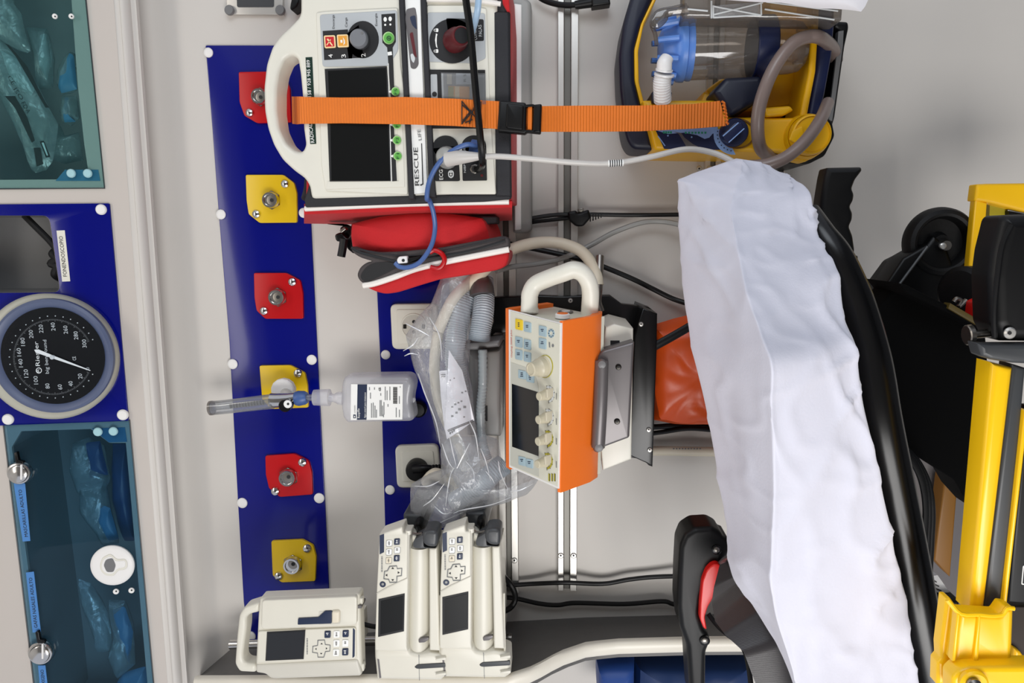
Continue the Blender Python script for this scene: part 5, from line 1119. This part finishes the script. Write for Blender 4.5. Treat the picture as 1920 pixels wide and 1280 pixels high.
for path in (d20(60, 0, 110, 150, 200, 380, 235, 560), d20(470, 380, 520, 500, 548, 700), d20(310, 500, 340, 640, 370, 760), d20(370, 760, 430, 640, 470, 560), d20(230, 860, 140, 900, 30, 900), d20(600, 780, 650, 840, 670, 880), d20(280, 1060, 300, 900, 330, 780, 370, 750), d20(100, 1060, 180, 1000, 270, 880), d20(340, 1120, 420, 1090, 640, 1050, 800, 990), d20(800, 940, 880, 930, 980, 880), d20(440, 700, 500, 780, 510, 900), d20(150, 1240, 260, 1180, 420, 1110), d20(190, 1060, 260, 1120, 330, 1110), d20(-40, -400, 60, -350, 150, -300), d20(-60, -180, 20, -230, 60, -290), d20(-50, -140, 0, -160, 60, -150), d20(150, -450, 230, -300, 250, -100), d20(250, 560, 300, 700, 340, 760), d20(700, 700, 720, 800, 780, 930), d20(560, 600, 600, 700, 640, 860)):
    n_ = len(path); g.tube([W.p(x, y, .205+.008*rc.random()) for x, y in path], [.0004, .0011, .0008, .0003], 'crease_highlight', 6, 6)
g.build('fold_highlights', hb_)  # whitish tubes put in as the bright highlights along the film's folds
g = MB()
g.pillow(W, d20(60, 0, -50, -300, 60, -450, 170, -560, 300, -900, 470, -920, 480, -400, 470, 0, 520, 400, 545, 640, 560, 900, 520, 960, 360, 900, 280, 700, 240, 520, 130, 200), .15, .10, 'film', .010, 20, 14, 90, seed=1, fold=.02)
g.pillow(W, d20(240, 600, 300, 500, 540, 520, 560, 480, 700, 520, 740, 760, 800, 800, 980, 800, 1060, 780, 960, 920, 800, 1000, 600, 1040, 430, 1110, 330, 1200, 160, 1250, 100, 1180, 10, 1110, 5, 880, 100, 830, 230, 860), .16, .11, 'film', .012, 20, 14, 100, seed=5, fold=.025)
g.build('film', hb_)

# ================================================================ PUMPS
P = .25
def syringe_pump(q, dx, label, mounty=0):
    """outline traced once for each pump; q maps tracing to the photograph"""
    t = thing('syringe_pump', label, 'syringe pump', W.p(*q(310, 650)[0], .05), 'twin syringe pumps')
    g = MB(); g.prism(W, rp(q(85, 130, 268, 66, 270, 124, 326, 118, 470, 200, 535, 190, 545, 600, 562, 1060, 600, 1078, 604, 1225, 560, 1262, 70, 1252, 52, 1080, 50, 960, 70, 560), 3), P-.028, P-.05, 'pump', .004, 3); g.prism(W, q(180, 420, 500, 420, 520, 1180, 150, 1180), P-.03, .05, 'pump', .004); g.build('body', t)
    g = MB(); g.prism(W, rp(q(88, 132, 264, 70, 270, 124, 322, 122, 312, 460, 306, 700, 300, 1000, 310, 1040, 56, 1030, 54, 960, 66, 560), 3), P, P-.035, 'pump', .0025, 3); g.build('console', t)
    h = P+.0004
    g = MB(); g.tube([W.p(*p, h) for p in q(308, 122, 304, 468, 150, 540, 68, 588)], .0009, 'pumpshade', 6, 1)
    g.flat(W, q(90, 138, 124, 126, 124, 268, 90, 285), h, 'navyink'); g.flat(W, [p for p in q(100, 300, 116, 296, 110, 424, 98, 424)], h, 'pumpshade'); g.text(W, q(114, 420)[0], q(114, 300)[0], 2.6, 'Syringe pump', h+.0003, 'greyink') if 0 else [g.flat(W, q(103, 302+i*9.4, 112, 302+i*9.4, 112, 302+i*9.4+(5, 7, 4, 6)[i % 4], 103, 302+i*9.4+(5, 7, 4, 6)[i % 4]), h+.0003, 'greyink') for i in range(13)]
    cr = q(168, 378, 222, 374, 226, 396, 262, 392, 258, 450, 224, 454, 222, 500, 168, 502, 160, 478, 122, 474, 128, 416, 150, 412)
    g.tube([W.p(*p, h) for p in cr+cr[:1]], .0009, 'greyink', 5, 1)
    for tri in ((180, 398, 202, 398, 191, 384), (180, 478, 202, 478, 191, 492), (150, 436, 150, 456, 134, 446), (230, 416, 230, 436, 246, 426)): g.flat(W, q(*tri), h, 'ink')
    g.build('legend', t)
    g = MB(); g.disc(W, *q(114, 516)[0], P, [(5.6, 0), (5.4, .0008)], 'navyink', 20); g.flat(W, circ(*q(114, 516)[0], 2.4, 10), P+.0012, 'plasticgrey'); g.build('power_key', t)
    for x, y, m in ((144, 178, 'white'), (142, 246, 'white'), (140, 312, 'cream'), (204, 166, 'navyink'), (206, 232, 'white'), (202, 294, 'navyink')):
        g = MB(); g.prism(W, rp(q(x-2, y-1, x+44, y-3, x+42, y+45, x-4, y+47), 1.5, 2), h+.0005, P-.001, 'greyink'); g.prism(W, rp(q(x, y, x+42, y-2, x+40, y+42, x-2, y+44), 1.5, 2), h+.0012, P-.001, m, .0003)
        marks(g, W, *q(x+20, y+21)[0], h+.0015, 'white' if m == 'navyink' else 'ink', .9); g.build('key', t)
    g = MB(); g.prism(W, q(82, 632, 284, 588, 278, 880, 78, 924), P+.0008, P-.001, 'ink'); g.flat(W, q(98, 646, 272, 606, 268, 866, 94, 906), P+.0012, 'screen'); g.build('screen', t)
    g = MB(); q0 = [W.p(*q(400, 215)[0], P-.028), W.p(*q(398, 600)[0], P-.028), W.p(*q(394, 1000)[0], P-.028)]
    g.tube(q0, .0168, 'pump', 24, 3); g.lathe(q0[2], (q0[2]-q0[1]).normalized(), [(.0168, 0), (.0155, .005), (.012, .009), (.006, .011)], 'pump', 24); g.build('syringe_cradle', t)
    g = MB(); g.prism(W, rp(q(472, 236, 533, 234, 558, 1035, 476, 1030), 2), P-.004, P-.035, 'pump', .003, 3); g.tube([W.p(*p, P-.012) for p in q(560, 600, 560, 1050, 596, 1085)], .0018, 'pump', 6, 2); g.build('side_rib', t)
    g = MB(); g.prism(W, rp(q(52, 1000, 300, 990, 330, 1048, 400, 1062, 470, 1048, 562, 1062, 600, 1080, 604, 1225, 560, 1262, 72, 1252, 54, 1080), 4), P-.006, P-.045, 'pump', .006, 3)
    g.tube([W.p(*p, P-.006) for p in q(394, 1062, 398, 1260)], .0005, 'greyink', 5, 1); g.flat(W, q(72, 1095, 86, 1098, 102, 1240, 88, 1244), P-.0056, 'graymetal'); g.build('base_block', t)
    g = MB(); g.prism(W, rp(q(358, 1158, 385, 1138, 596, 1126, 600, 1160, 400, 1172, 375, 1170), 2), P-.0045, P-.008, 'darkgrey', .0008); g.build('tube_slot', t)
    for y in (1098, 1216): g = MB(); g.prism(W, rp(q(520, y-2, 560, y-10, 602, y-16, 604, y+6, 560, y+8, 524, y+10), 2), P-.001, P-.01, 'pump', .001); g.build('clip', t)
    g = MB(); g.prism(W, rp(q(390, 950, 405, 936, 468, 928, 470, 944, 440, 966, 394, 970), 1.5), P-.009, P-.014, 'graymetal', .0006); g.build('size_mark', t)
    g = MB(); g.prism(W, rp(q(346, 200, 360, 170, 400, 150, 425, 130, 430, 230, 532, 236, 400, 240, 352, 232), 4), P+.002, P-.03, 'darkgrey', .004); g.prism(W, rp(q(418, 135, 432, 108, 470, 98, 515, 100, 540, 120, 540, 180, 530, 234, 460, 232, 420, 200), 6), P+.008, P-.03, 'darkgrey', .006, 4); g.build('plunger_clamp', t, label='dark grey plunger clamp')
    g = MB(); g.tube([W.p(*p, P-.004) for p in q(314, 96, 314, 126)], .0045, 'pump', 10, 1); g.tube([W.p(*p, P-.01) for p in q(322, 110, 350, 126, 390, 128, 420, 120)], .0022, 'steel', 8); g.build('guide_pin', t)
    g = MB(); g.prism(W, rp(q(270, -30, 420, -30, 440, 60, 430, 120, 340, 130, 272, 100), 5), .19, .0, 'darkgrey', .006); g.prism(W, rp(q(345, 90, 360, 40, 392, 20, 420, 50, 424, 100, 380, 120), 6), .21, .15, 'black', .01); g.build('pole_clamp', t)
    return t
syringe_pump(d9, 0, 'left hand syringe pump, standing beside the infusion pump')
def q2(*a):
    o = []
    for i in range(0, len(a), 2):
        x, y = a[i], a[i+1]; u = (y-66)/1190
        o.append((690+(x+485+18*u)/4.129, 970+(y-14-2*u)/4.129))
    return o
syringe_pump(q2, 0, 'right hand syringe pump, standing beside the coiled black cable')

ip = thing('infusion_pump', 'white infusion pump with grip handle at the end of the blue panel', 'infusion pump', W.p(575, 1195, .06))
q = d10
g = MB(); g.prism(W, rp(q(636, 118, 1664, 76, 1674, 300, 1690, 900, 1670, 925, 790, 955, 740, 945, 700, 905, 598, 890, 596, 780, 620, 300), 5), .225, .200, 'pump', .006, 4); g.prism(W, PX(500, 1200, 655, 1196, 658, 1250, 496, 1254), .21, .10, 'pump', .004); g.build('body', ip)
g = MB(); g.prism(W, rp(q(640, 160, 480, 210, 425, 290, 400, 520, 380, 800, 430, 880, 600, 888, 600, 800, 500, 790, 468, 760, 462, 700, 500, 420, 500, 320, 540, 285, 640, 262), 6), .215, .19, 'pump', .0058, 4); g.build('grip_handle', ip)
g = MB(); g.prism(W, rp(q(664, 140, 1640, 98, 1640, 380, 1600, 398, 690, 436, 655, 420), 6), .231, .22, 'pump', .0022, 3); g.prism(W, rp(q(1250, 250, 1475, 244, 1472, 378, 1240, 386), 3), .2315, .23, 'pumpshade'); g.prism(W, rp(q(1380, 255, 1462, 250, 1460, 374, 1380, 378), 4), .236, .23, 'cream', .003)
g.prism(W, rp(q(1035, 325, 1240, 315, 1310, 250, 1385, 248, 1380, 378, 1030, 390), 2), .2335, .23, 'navyink', .0008); g.build('door', ip)
g = MB(); g.prism(W, rp(q(625, 460, 1630, 420, 1632, 730, 1600, 745, 620, 775), 4), .2285, .22, 'pump', .001); h = .2288
g.flat(W, rp(q(1600, 422, 1622, 440, 1618, 715, 1595, 732), 2), h, 'navyink')
g.tube([W.p(*p, h) for p in q(1240, 548, 1308, 545, 1316, 592, 1366, 598, 1362, 660, 1318, 664, 1300, 722, 1240, 722, 1236, 680, 1184, 672, 1188, 610, 1236, 602, 1240, 548)], .0008, 'greyink', 5, 1)
for tri in ((1266, 590, 1290, 590, 1278, 575), (1262, 680, 1286, 680, 1274, 695), (1226, 628, 1226, 648, 1210, 638), (1322, 622, 1322, 644, 1338, 633)): g.flat(W, q(*tri), h, 'ink')
g.text(W, q(1135, 700)[0], q(1140, 540)[0], 3, 'Agilia VP', h, 'greyink') if 0 else [g.flat(W, q(1124, 530+i*14, 1134, 530+i*14, 1134, 530+i*14+(8, 11, 7, 9)[i % 4], 1124, 530+i*14+(8, 11, 7, 9)[i % 4]), h+.0003, 'greyink') for i in range(12)]; g.build('keypad', ip)
for x, y, m in ((1308, 458, 'navyink'), (1402, 456, 'white'), (1494, 450, 'navyink'), (1400, 550, 'white'), (1492, 548, 'white'), (1396, 645, 'white'), (1490, 638, 'navyink')):
    g = MB(); g.prism(W, rp(q(x, y, x+62, y-2, x+60, y+66, x-2, y+68), 1.6, 2), .2305, .227, m, .0004); marks(g, W, *q(x+30, y+33)[0], .2309, 'white' if m == 'navyink' else 'ink', 1.0); g.build('key', ip)
g = MB(); g.prism(W, q(716, 464, 1110, 444, 1092, 742, 700, 760), .2295, .227, 'ink'); g.flat(W, q(730, 476, 1098, 456, 1082, 730, 714, 748), .2299, 'screenblk'); g.build('screen', ip)
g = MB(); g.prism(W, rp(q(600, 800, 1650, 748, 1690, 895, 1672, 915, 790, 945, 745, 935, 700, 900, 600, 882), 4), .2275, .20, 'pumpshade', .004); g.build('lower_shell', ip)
for a in (q(1662, 115, 1700, 120, 1698, 185, 1660, 190), q(1664, 680, 1692, 684, 1690, 770, 1664, 765), q(1676, 790, 1714, 795, 1712, 870, 1676, 868)): g = MB(); g.prism(W, rp(a, 1.5), .221, .212, 'pump', .002); g.build('hinge_tab', ip)
g = MB(); g.prism(W, rp(q(1640, 190, 1690, 195, 1690, 220, 1645, 220), 1), .2255, .2, 'graymetal'); g.build('latch', ip); g = MB(); g.prism(W, rp(q(1060, 955, 1090, 945, 1210, 942, 1230, 970, 1225, 1010, 1060, 1010), 3), .17, .1, 'black', .004); g.build('foot', ip)
cable('pump_lead', 'black lead between infusion pump and left syringe pump', [(670, 1168, .12), (682, 1170, .12), (700, 1174, .12), (716, 1174, .12)], .0042, 'black')

# ================================================================ STRETCHER
sx = thing('stretcher', 'folded yellow and black stretcher with small wheels', 'stretcher', W.p(1800, 700, .4))
# sheeted mattress: closed sections lofted along its length
mt = thing('sheet_covered_mattress', 'long mattress wrapped in a white fitted sheet on the black stretcher frame', 'mattress', W.p(1450, 750, .4))
ST = [  # y: left edge (x,y,h), ridge, right edge
    ((1300, 326, .34), (1392, 298, .35), (1440, 312, .35)),
    ((1279, 338, .355), (1386, 330, .41), (1482, 334, .39)),
    ((1275, 350, .36), (1370, 386, .46), (1514, 362, .45)),
    ((1276, 440, .38), (1384, 470, .52), (1536, 445, .49)),
    ((1282, 520, .40), (1399, 545, .565), (1567, 508, .53)),
    ((1298, 610, .42), (1425, 622, .60), (1585, 600, .565)),
    ((1308, 680, .44), (1446, 684, .63), (1606, 660, .585)),
    ((1326, 770, .44), (1446, 760, .622), (1621, 762, .58)),
    ((1342, 870, .44), (1450, 850, .610), (1646, 885, .57)),
    ((1360, 980, .445), (1452, 950, .598), (1664, 985, .56)),
    ((1371, 1082, .45), (1446, 1060, .585), (1688, 1090, .548)),
    ((1425, 1140, .48), (1452, 1150, .575), (1703, 1170, .54)),
    ((1480, 1250, .53), (1492, 1260, .563), (1715, 1262, .53)),
    ((1540, 1420, .53), (1550, 1420, .55), (1745, 1420, .52)),
]
secs = []
for L, M, R_ in ST:
    l, m, r = W.p(*L), W.p(*M), W.p(*R_)
    dn = V((0, .11, -.01)); 
    secs.append([l+V((0, .05, -.03)), l+V((0, .012, -.002)), l, l.lerp(m, .33), l.lerp(m, .66), l.lerp(m, .90), m, m.lerp(r, .06), m.lerp(r, .33), m.lerp(r, .66), m.lerp(r, .90), r, r+V((0, .02, -.006)), r+V((0, .06, -.004)), (l+r)/2+V((0, .14, -.02))])
n = len(secs[0]); cols = [smooth([s[j] for s in secs], 12) for j in range(n)]
rows = []
for i in range(len(cols[0])):
    ring = [cols[j][i] for j in range(n)]
    dense = []
    for j in range(n):
        a, b_, c, d = ring[j-1], ring[j], ring[(j+1) % n], ring[(j+2) % n]
        for k in range(6):
            t = k/6; dense.append(b_.lerp(c, t)*.55+.45*(0.5*((2*b_)+(c-a)*t+(2*a-5*b_+4*c-d)*t*t+(3*b_-a-3*c+d)*t**3)))
    rows.append(dense)
cen = [sum(r, V())/len(r) for r in rows]
for i, r in enumerate(rows):
    for j, p in enumerate(r):
        out = (p-cen[i]).normalized()
        w1 = noise.noise(V((p.x*9+p.z*4, p.y*7, p.z*24-p.x*7))); w1 = (1-abs(w1)*2.2)
        w2 = noise.noise(V((p.x*5, p.y*14+2, p.z*11+9)))
        w3 = max(0, 1-abs(noise.noise(V((p.x*22+p.z*13, p.y*10, p.z*10-p.x*9+4))))*5)
        edge = 1 if 55 < j < 75 else .55
        fe = 1-.75*math.exp(-((j-70)/7.0)**2); w4 = max(0, 1-abs(noise.noise(V((p.x*34-p.z*12, p.y*8, p.z*30+p.x*10+11))))*6)*math.exp(-(max(0, i-18)/34)**2)*(1 if j > 36 else .35); r[j] = p+out*((max(0, w1)**3*.006*edge+w2*.006+w3*.0045*edge)*fe+w4*.005)
g = MB(); g.grid(rows, 'sheet', closed=True)
g.add(rows[0]+[cen[0]+RT*.012], [(i, (i+1) % len(rows[0]), len(rows[0])) for i in range(len(rows[0]))], 'sheet'); g.build('fitted_sheet', mt, angle=80)

# side rail of the back rest
def tubepart(pts, r, m, name, parent, **k):
    g = MB(); g.tube([W.p(*p) for p in pts], r, m, k.pop('n', 18), 8, **k); return g.build(name, parent)
tubepart([(1515, 400, .44), (1540, 440, .46), (1566, 480, .47), (1592, 540, .475), (1612, 600, .48), (1632, 680, .49), (1648, 780, .50), (1672, 900, .50), (1700, 1040, .50), (1726, 1180, .50), (1752, 1320, .50), (1770, 1420, .50)], [.014, .016, .019, .021, .022, .023, .023, .023, .023, .023, .023], 'blackgloss', 'side_rail', sx)
g = MB(); g.prism(W, PX(1640, 640, 1662, 740, 1700, 900, 1742, 1080, 1752, 1140, 1762, 1240, 1772, 1420, 1730, 1420, 1700, 1200, 1660, 900, 1632, 700), .49, .40, 'black', .004); g.build('frame_beam', sx)
tubepart([(1656, 716, .50), (1676, 800, .503), (1700, 900, .505), (1730, 1030, .505), (1752, 1150, .505)], .0022, 'olive', 'edge_trim', sx, n=8)
g = MB(); g.prism(W, PX(1684, 533, 1720, 545, 1848, 612, 1870, 900, 1835, 960, 1806, 928, 1790, 900, 1692, 838, 1672, 800, 1650, 700, 1632, 600, 1640, 585), .30, .24, 'blackmatte', .004); g.build('underframe_panel', sx)
g = MB(); g.prism(W, PX(1684, 530, 1700, 534, 1830, 598, 1848, 612, 1846, 620, 1700, 550), .34, .24, 'blackmatte', .003); g.prism(W, PX(1782, 568, 1842, 603, 1836, 612, 1778, 578), .345, .33, 'ochredark', .001); g.build('cross_bar', sx)
g = MB(); g.prism(W, rp(PX(1622, 582, 1690, 490, 1728, 472, 1752, 440, 1776, 462, 1790, 500, 1830, 540, 1846, 600, 1700, 560, 1660, 592, 1638, 592), 5), .20, .14, 'black', .006); g.build('wheel_fork', sx)
g = MB(); g.prism(W, [(1625, 588), (1694, 484), (1740, 458), (1744, 463), (1640, 600)], .215, .17, 'black', .004); g.tube([W.p(1739, 462, .216), W.p(1638, 598, .216)], .002, 'darkgrey', 6, 1); g.build('fork_arm', sx)
k = sc(W, 1751, 448, .2)
g = MB(); g.lathe(W.p(1752, 454, .175), W.N, [(56*k, 0), (63*k, .002), (66*k, .008), (66.5*k, .014), (65*k, .022), (61*k, .028), (54*k, .030), (49*k, .028), (45*k, .022), (44*k, .012), (20*k, .010), (16*k, .014), (14*k, .022)], 'rubber', 56); g.disc(W, 1764, 460, .19, [(11, 0), (11, .014), (9, .017)], 'steel', 20); g.disc(W, 1766, 461, .207, [(6, 0), (6, .004), (3, .0055)], 'alu', 12); g.build('wheel', sx)
g = MB(); g.lathe(W.p(1812, 548, .27), V((0, -.45, .9)), [(.030, -.012), (.036, -.006), (.036, .010), (.030, .015), (.012, .016)], 'rubber', 40); g.build('caster', sx)
g = MB(); g.tube([W.p(x, y, .30) for x, y in ((1788, 566), (1794, 560), (1802, 564), (1798, 574), (1812, 562))], .003, 'steel', 8); g.build('spring', sx)
g = MB(); g.prism(W, rp(PX(1828, 566, 1842, 560, 1848, 580, 1836, 604, 1824, 602, 1826, 580), 3), .33, .31, 'redplastic', .003); g.build('release_lever', sx)
# rear yellow frame and handle
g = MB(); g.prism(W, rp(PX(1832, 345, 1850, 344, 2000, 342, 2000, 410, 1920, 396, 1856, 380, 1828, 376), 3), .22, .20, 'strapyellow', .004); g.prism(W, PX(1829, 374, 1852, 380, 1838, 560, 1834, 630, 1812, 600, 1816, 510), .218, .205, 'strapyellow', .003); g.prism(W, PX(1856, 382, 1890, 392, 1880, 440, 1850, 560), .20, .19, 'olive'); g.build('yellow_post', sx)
g = MB(); g.prism(W, PX(1892, 395, 2000, 415, 2000, 440, 1892, 430), .21, .19, 'black'); g.build('dark_insert', sx)
g = MB(); g.prism(W, rp(cL(830, 90, 1005, 86, 1010, 104, 975, 150, 958, 195, 970, 225, 965, 255, 948, 285, 962, 318, 960, 350, 944, 385, 962, 430, 972, 500, 968, 532, 900, 546, 880, 480, 830, 430, 788, 392, 800, 250, 818, 140), 4), .30, .27, 'black', .010, 4); g.build('hand_grip', sx)
screw(W, *cL(882, 484)[0], .301, 6.5, 'alu', 'screw', sx)
g = MB(); g.prism(W, rp(cL(920, 535, 985, 530, 985, 592, 950, 600, 940, 628, 925, 600), 3), .31, .26, 'black', .003); g.prism(W, cL(930, 562, 952, 560, 952, 590, 935, 590), .312, .3, 'strapyellow'); g.prism(W, cL(935, 600, 970, 595, 968, 665, 945, 640), .29, .26, 'strapyellow', .001); g.prism(W, rp(cL(962, 668, 990, 672, 1020, 790, 1000, 760), 2), .28, .26, 'whiteplastic', .002); g.build('grip_collar', sx)
# behind the gap: pale panel, yellow post in a shaded brown, belts
g = MB(); g.prism(W, PX(1680, 820, 1800, 900, 1890, 900, 1890, 1180, 1700, 1120), .12, .10, 'graymetal'); g.build('rear_board', sx)
g = MB(); g.prism(W, PX(1772, 895, 1796, 912, 1782, 1082, 1752, 1050), .16, .13, 'ochre', .003); g.build('rear_post_shaded', sx)  # yellow post painted brown for the shade it stands in
for i in range(3):
    g = MB(); g.tube([W.p(x+i*6, y+i*3, .36-.02*i) for x, y in ((1688, 836), (1710, 862), (1728, 900), (1736, 950), (1734, 1010), (1730, 1080))], .0045, 'black', 8, flat=.5); g.build('safety_belt', sx)
g = MB(); g.prism(W, PX(1742, 1080, 1758, 1078, 1782, 1112, 1780, 1124, 1746, 1126), .38, .37, 'whiteplastic')
for i in range(5): g.tube([W.p(1744+i*1.5, 1084+i*8, .3806), W.p(1756+i*4.5, 1086+i*8+5, .3806)], .0007, 'ink', 5, 1)
g.build('rating_label', sx)
g = MB(); g.prism(W, rp(PX(1745, 1126, 1800, 1124, 1800, 1300, 1770, 1300, 1760, 1200), 4), .40, .34, 'black', .004); g.tube([W.p(x, y, .41) for x, y in ((1770, 1150), (1756, 1158), (1752, 1172), (1756, 1190), (1764, 1202))], .0012, 'alu', 6); g.build('lower_mechanism', sx)
# front handle and yellow beam
g = MB(); gp = rp(d14(852, 262, 880, 236, 1100, 230, 1180, 300, 1180, 1090, 846, 1086, 786, 965, 776, 650, 800, 470), 6); gp = mv(gp, 24, -4)
g.prism(W, gp, .60, .563, 'black', .012, 5); g.tube([W.p(*p, .6008) for p in d14(985, 290, 925, 420, 895, 600, 870, 850, 872, 1040)], .0025, 'black', 8); g.build('hand_grip', sx)
screw(W, *d14(970, 1010)[0], .602, 11, 'alu', 'screw', sx)
g = MB(); a = W.p(*d14(716, 1022)[0], .58); b_ = W.p(*d14(840, 1012)[0], .58); g.tube([a, b_], .004, 'steel', 12, 1); g.lathe(a, (a-b_).normalized(), [(.010, 0), (.010, .004), (.009, .005)], 'steel', 20); g.build('locking_pin', sx)
g = MB(); g.prism(W, rp(d14(765, 1080, 845, 1090, 1180, 1088, 1180, 1222, 990, 1212, 850, 1190, 790, 1165), 3), .605, .585, 'darkgrey', .004); g.build('collar', sx)
g = MB(); g.prism(W, PX(1862, 680, 1902, 690, 1846, 1160, 1820, 1150), .60, .572, 'stretchyellow', .006, 3); g.build('yellow_beam', sx)
g = MB(); g.prism(W, PX(1899, 682, 1925, 690, 1917, 780, 1884, 1155, 1844, 1155), .597, .575, 'darkgrey', .004); g.build('beam_insert', sx)
g = MB(); g.prism(W, PX(1922, 770, 1930, 770, 1886, 1158, 1878, 1155), .602, .59, 'stretchyellow', .002); g.build('edge_strip', sx)
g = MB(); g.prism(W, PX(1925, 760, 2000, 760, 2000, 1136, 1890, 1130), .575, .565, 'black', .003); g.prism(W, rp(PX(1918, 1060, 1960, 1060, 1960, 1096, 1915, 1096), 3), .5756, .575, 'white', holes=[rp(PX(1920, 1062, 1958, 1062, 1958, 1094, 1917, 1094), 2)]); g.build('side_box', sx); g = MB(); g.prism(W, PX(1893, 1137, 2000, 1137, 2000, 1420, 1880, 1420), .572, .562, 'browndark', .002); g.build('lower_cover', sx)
D = d22
g = MB(); g.prism(W, rp(D(300, 650, 335, 650, 400, 740, 400, 1300, 230, 1300, 235, 1130, 262, 1100, 258, 1010), 2), .605, .59, 'stretchyellow', .004); g.build('clamp_side', sx)
g = MB(); g.prism(W, rp(D(395, 755, 540, 765, 620, 770, 700, 775, 745, 710, 812, 720, 795, 1165, 730, 1160, 710, 1140, 600, 1150, 480, 1130, 350, 1130, 380, 900), 3), .620, .602, 'stretchyellow', .005)
for q_ in (D(380, 760, 405, 765, 370, 1120, 345, 1120), D(540, 775, 560, 775, 540, 1130, 500, 1130)): g.prism(W, q_, .6235, .615, 'stretchyellow', .0015)
g.tube([W.p(*p, .621) for p in D(305, 655, 400, 758, 540, 766, 640, 775, 720, 765, 750, 720, 805, 722)], .0022, 'stretchyellow', 8, 3); g.build('clamp_front', sx)
g = MB(); g.prism(W, rp(D(350, 1300, 350, 1240, 400, 1190, 470, 1165, 1000, 1160, 1000, 1420, 350, 1420), 6), .635, .615, 'stretchyellow', .005); g.disc(W, *D(490, 1270)[0], .635, [(24, 0), (24, .004), (20, .006)], 'stretchyellow', 32); g.disc(W, *D(490, 1280)[0], .640, [(12, 0), (12, .005), (8, .007)], 'steel', 24); g.build('hinge_plate', sx)
g = MB(); g.prism(W, rp(D(810, 1020, 860, 1050, 900, 1110, 900, 1170, 805, 1160), 4), .58, .57, 'strapyellow', .003); g.build('inner_flange', sx)

# ================================================================ SEAT BELT BRACKET, BELTS, BLUE BAGS
bb = thing('belt_bracket', 'black safety belt bracket with red lever in front of the countertop edge', 'bracket', W.p(1320, 1130, .2))
q = cN
g = MB(); g.prism(W, rp(q(1195, 420, 1225, 345, 1290, 303, 1400, 297, 1458, 330, 1475, 365, 1505, 372, 1520, 450, 1475, 520, 1400, 620, 1340, 720, 1322, 850, 1350, 945, 1385, 985, 1388, 1030, 1362, 1090, 1358, 1400, 1262, 1400, 1240, 1050, 1195, 930, 1180, 800, 1185, 600), 6), .30, .25, 'black', .008, 4); g.build('shell', bb)
g = MB(); g.prism(W, rp(q(1400, 535, 1432, 528, 1468, 552, 1474, 600, 1430, 700, 1372, 800, 1352, 865, 1366, 945, 1345, 935, 1322, 880, 1325, 780, 1338, 640, 1365, 570), 5), .312, .27, 'redplastic', .005, 3); g.build('red_lever', bb, label='red release lever')
for x, y in q(1425, 435, 1350, 1008): 
    g = MB(); g.disc(W, x, y, .299, [(9, 0), (9, .003), (6.5, .004)], 'blackgloss', 20); g.disc(W, x, y, .302, [(5.5, 0), (5.5, .003), (3, .004)], 'steel', 8); g.build('screw', bb)
g = MB()
g2, _ = ribbon_px([(1350, 1060, 1372, 1050, .33), (1340, 1100, 1375, 1083, .36), (1336, 1130, 1392, 1090, .40), (1342, 1165, 1420, 1098, .43), (1360, 1190, 1440, 1140, .46), (1395, 1222, 1462, 1200, .48), (1420, 1290, 1490, 1290, .49), (1450, 1400, 1520, 1400, .49)], 'webbing', 'x', bb, .003)
tag(g2.build('belt_webbing'), 'wide shiny black belt webbing folded beneath the mattress corner', 'belt', None)
g2, _ = ribbon_px([(1376, 1110, 1392, 1088, .345), (1400, 1140, 1432, 1112, .36), (1420, 1180, 1462, 1160, .37), (1438, 1230, 1486, 1225, .375), (1450, 1300, 1500, 1300, .38), (1460, 1400, 1520, 1400, .38)], 'webbing', 'x', bb, .003)
tag(g2.build('belt_webbing'), 'narrower grey black belt webbing beside the sheet', 'belt', None)
cable('release_cable', 'thin dark cord from the belt bracket down to the belts', [(1328, 1150, .29), (1345, 1172, .3), (1365, 1190, .32), (1390, 1210, .36), (1402, 1240, .38), (1410, 1300, .4)], .0035, 'black', 'cable')
cable('release_cable', 'short grey cord between the red lever and the mattress', [(1350, 1057, .30), (1362, 1047, .33), (1378, 1040, .38)], .004, 'graymetal', 'cable')
g = MB(); g.pillow(W, cN(880, 1090, 1640, 1085, 1650, 1420, 880, 1420), .05, .12, 'bluebag', .006, 18, 8, 60, seed=8, fold=.02, pw=.25); tag(g.build('blue_bag'), 'dark blue nylon bag under the countertop edge behind the belt bracket', 'bag')
g = MB(); g.pillow(W, cN(662, 1112, 700, 1100, 905, 1098, 895, 1420, 680, 1420, 668, 1280), .08, .10, 'bluebag2', .006, 18, 8, 50, seed=9, fold=.02, pw=.25); tag(g.build('blue_bag'), 'brighter blue nylon bag at the left end under the countertop edge', 'bag')
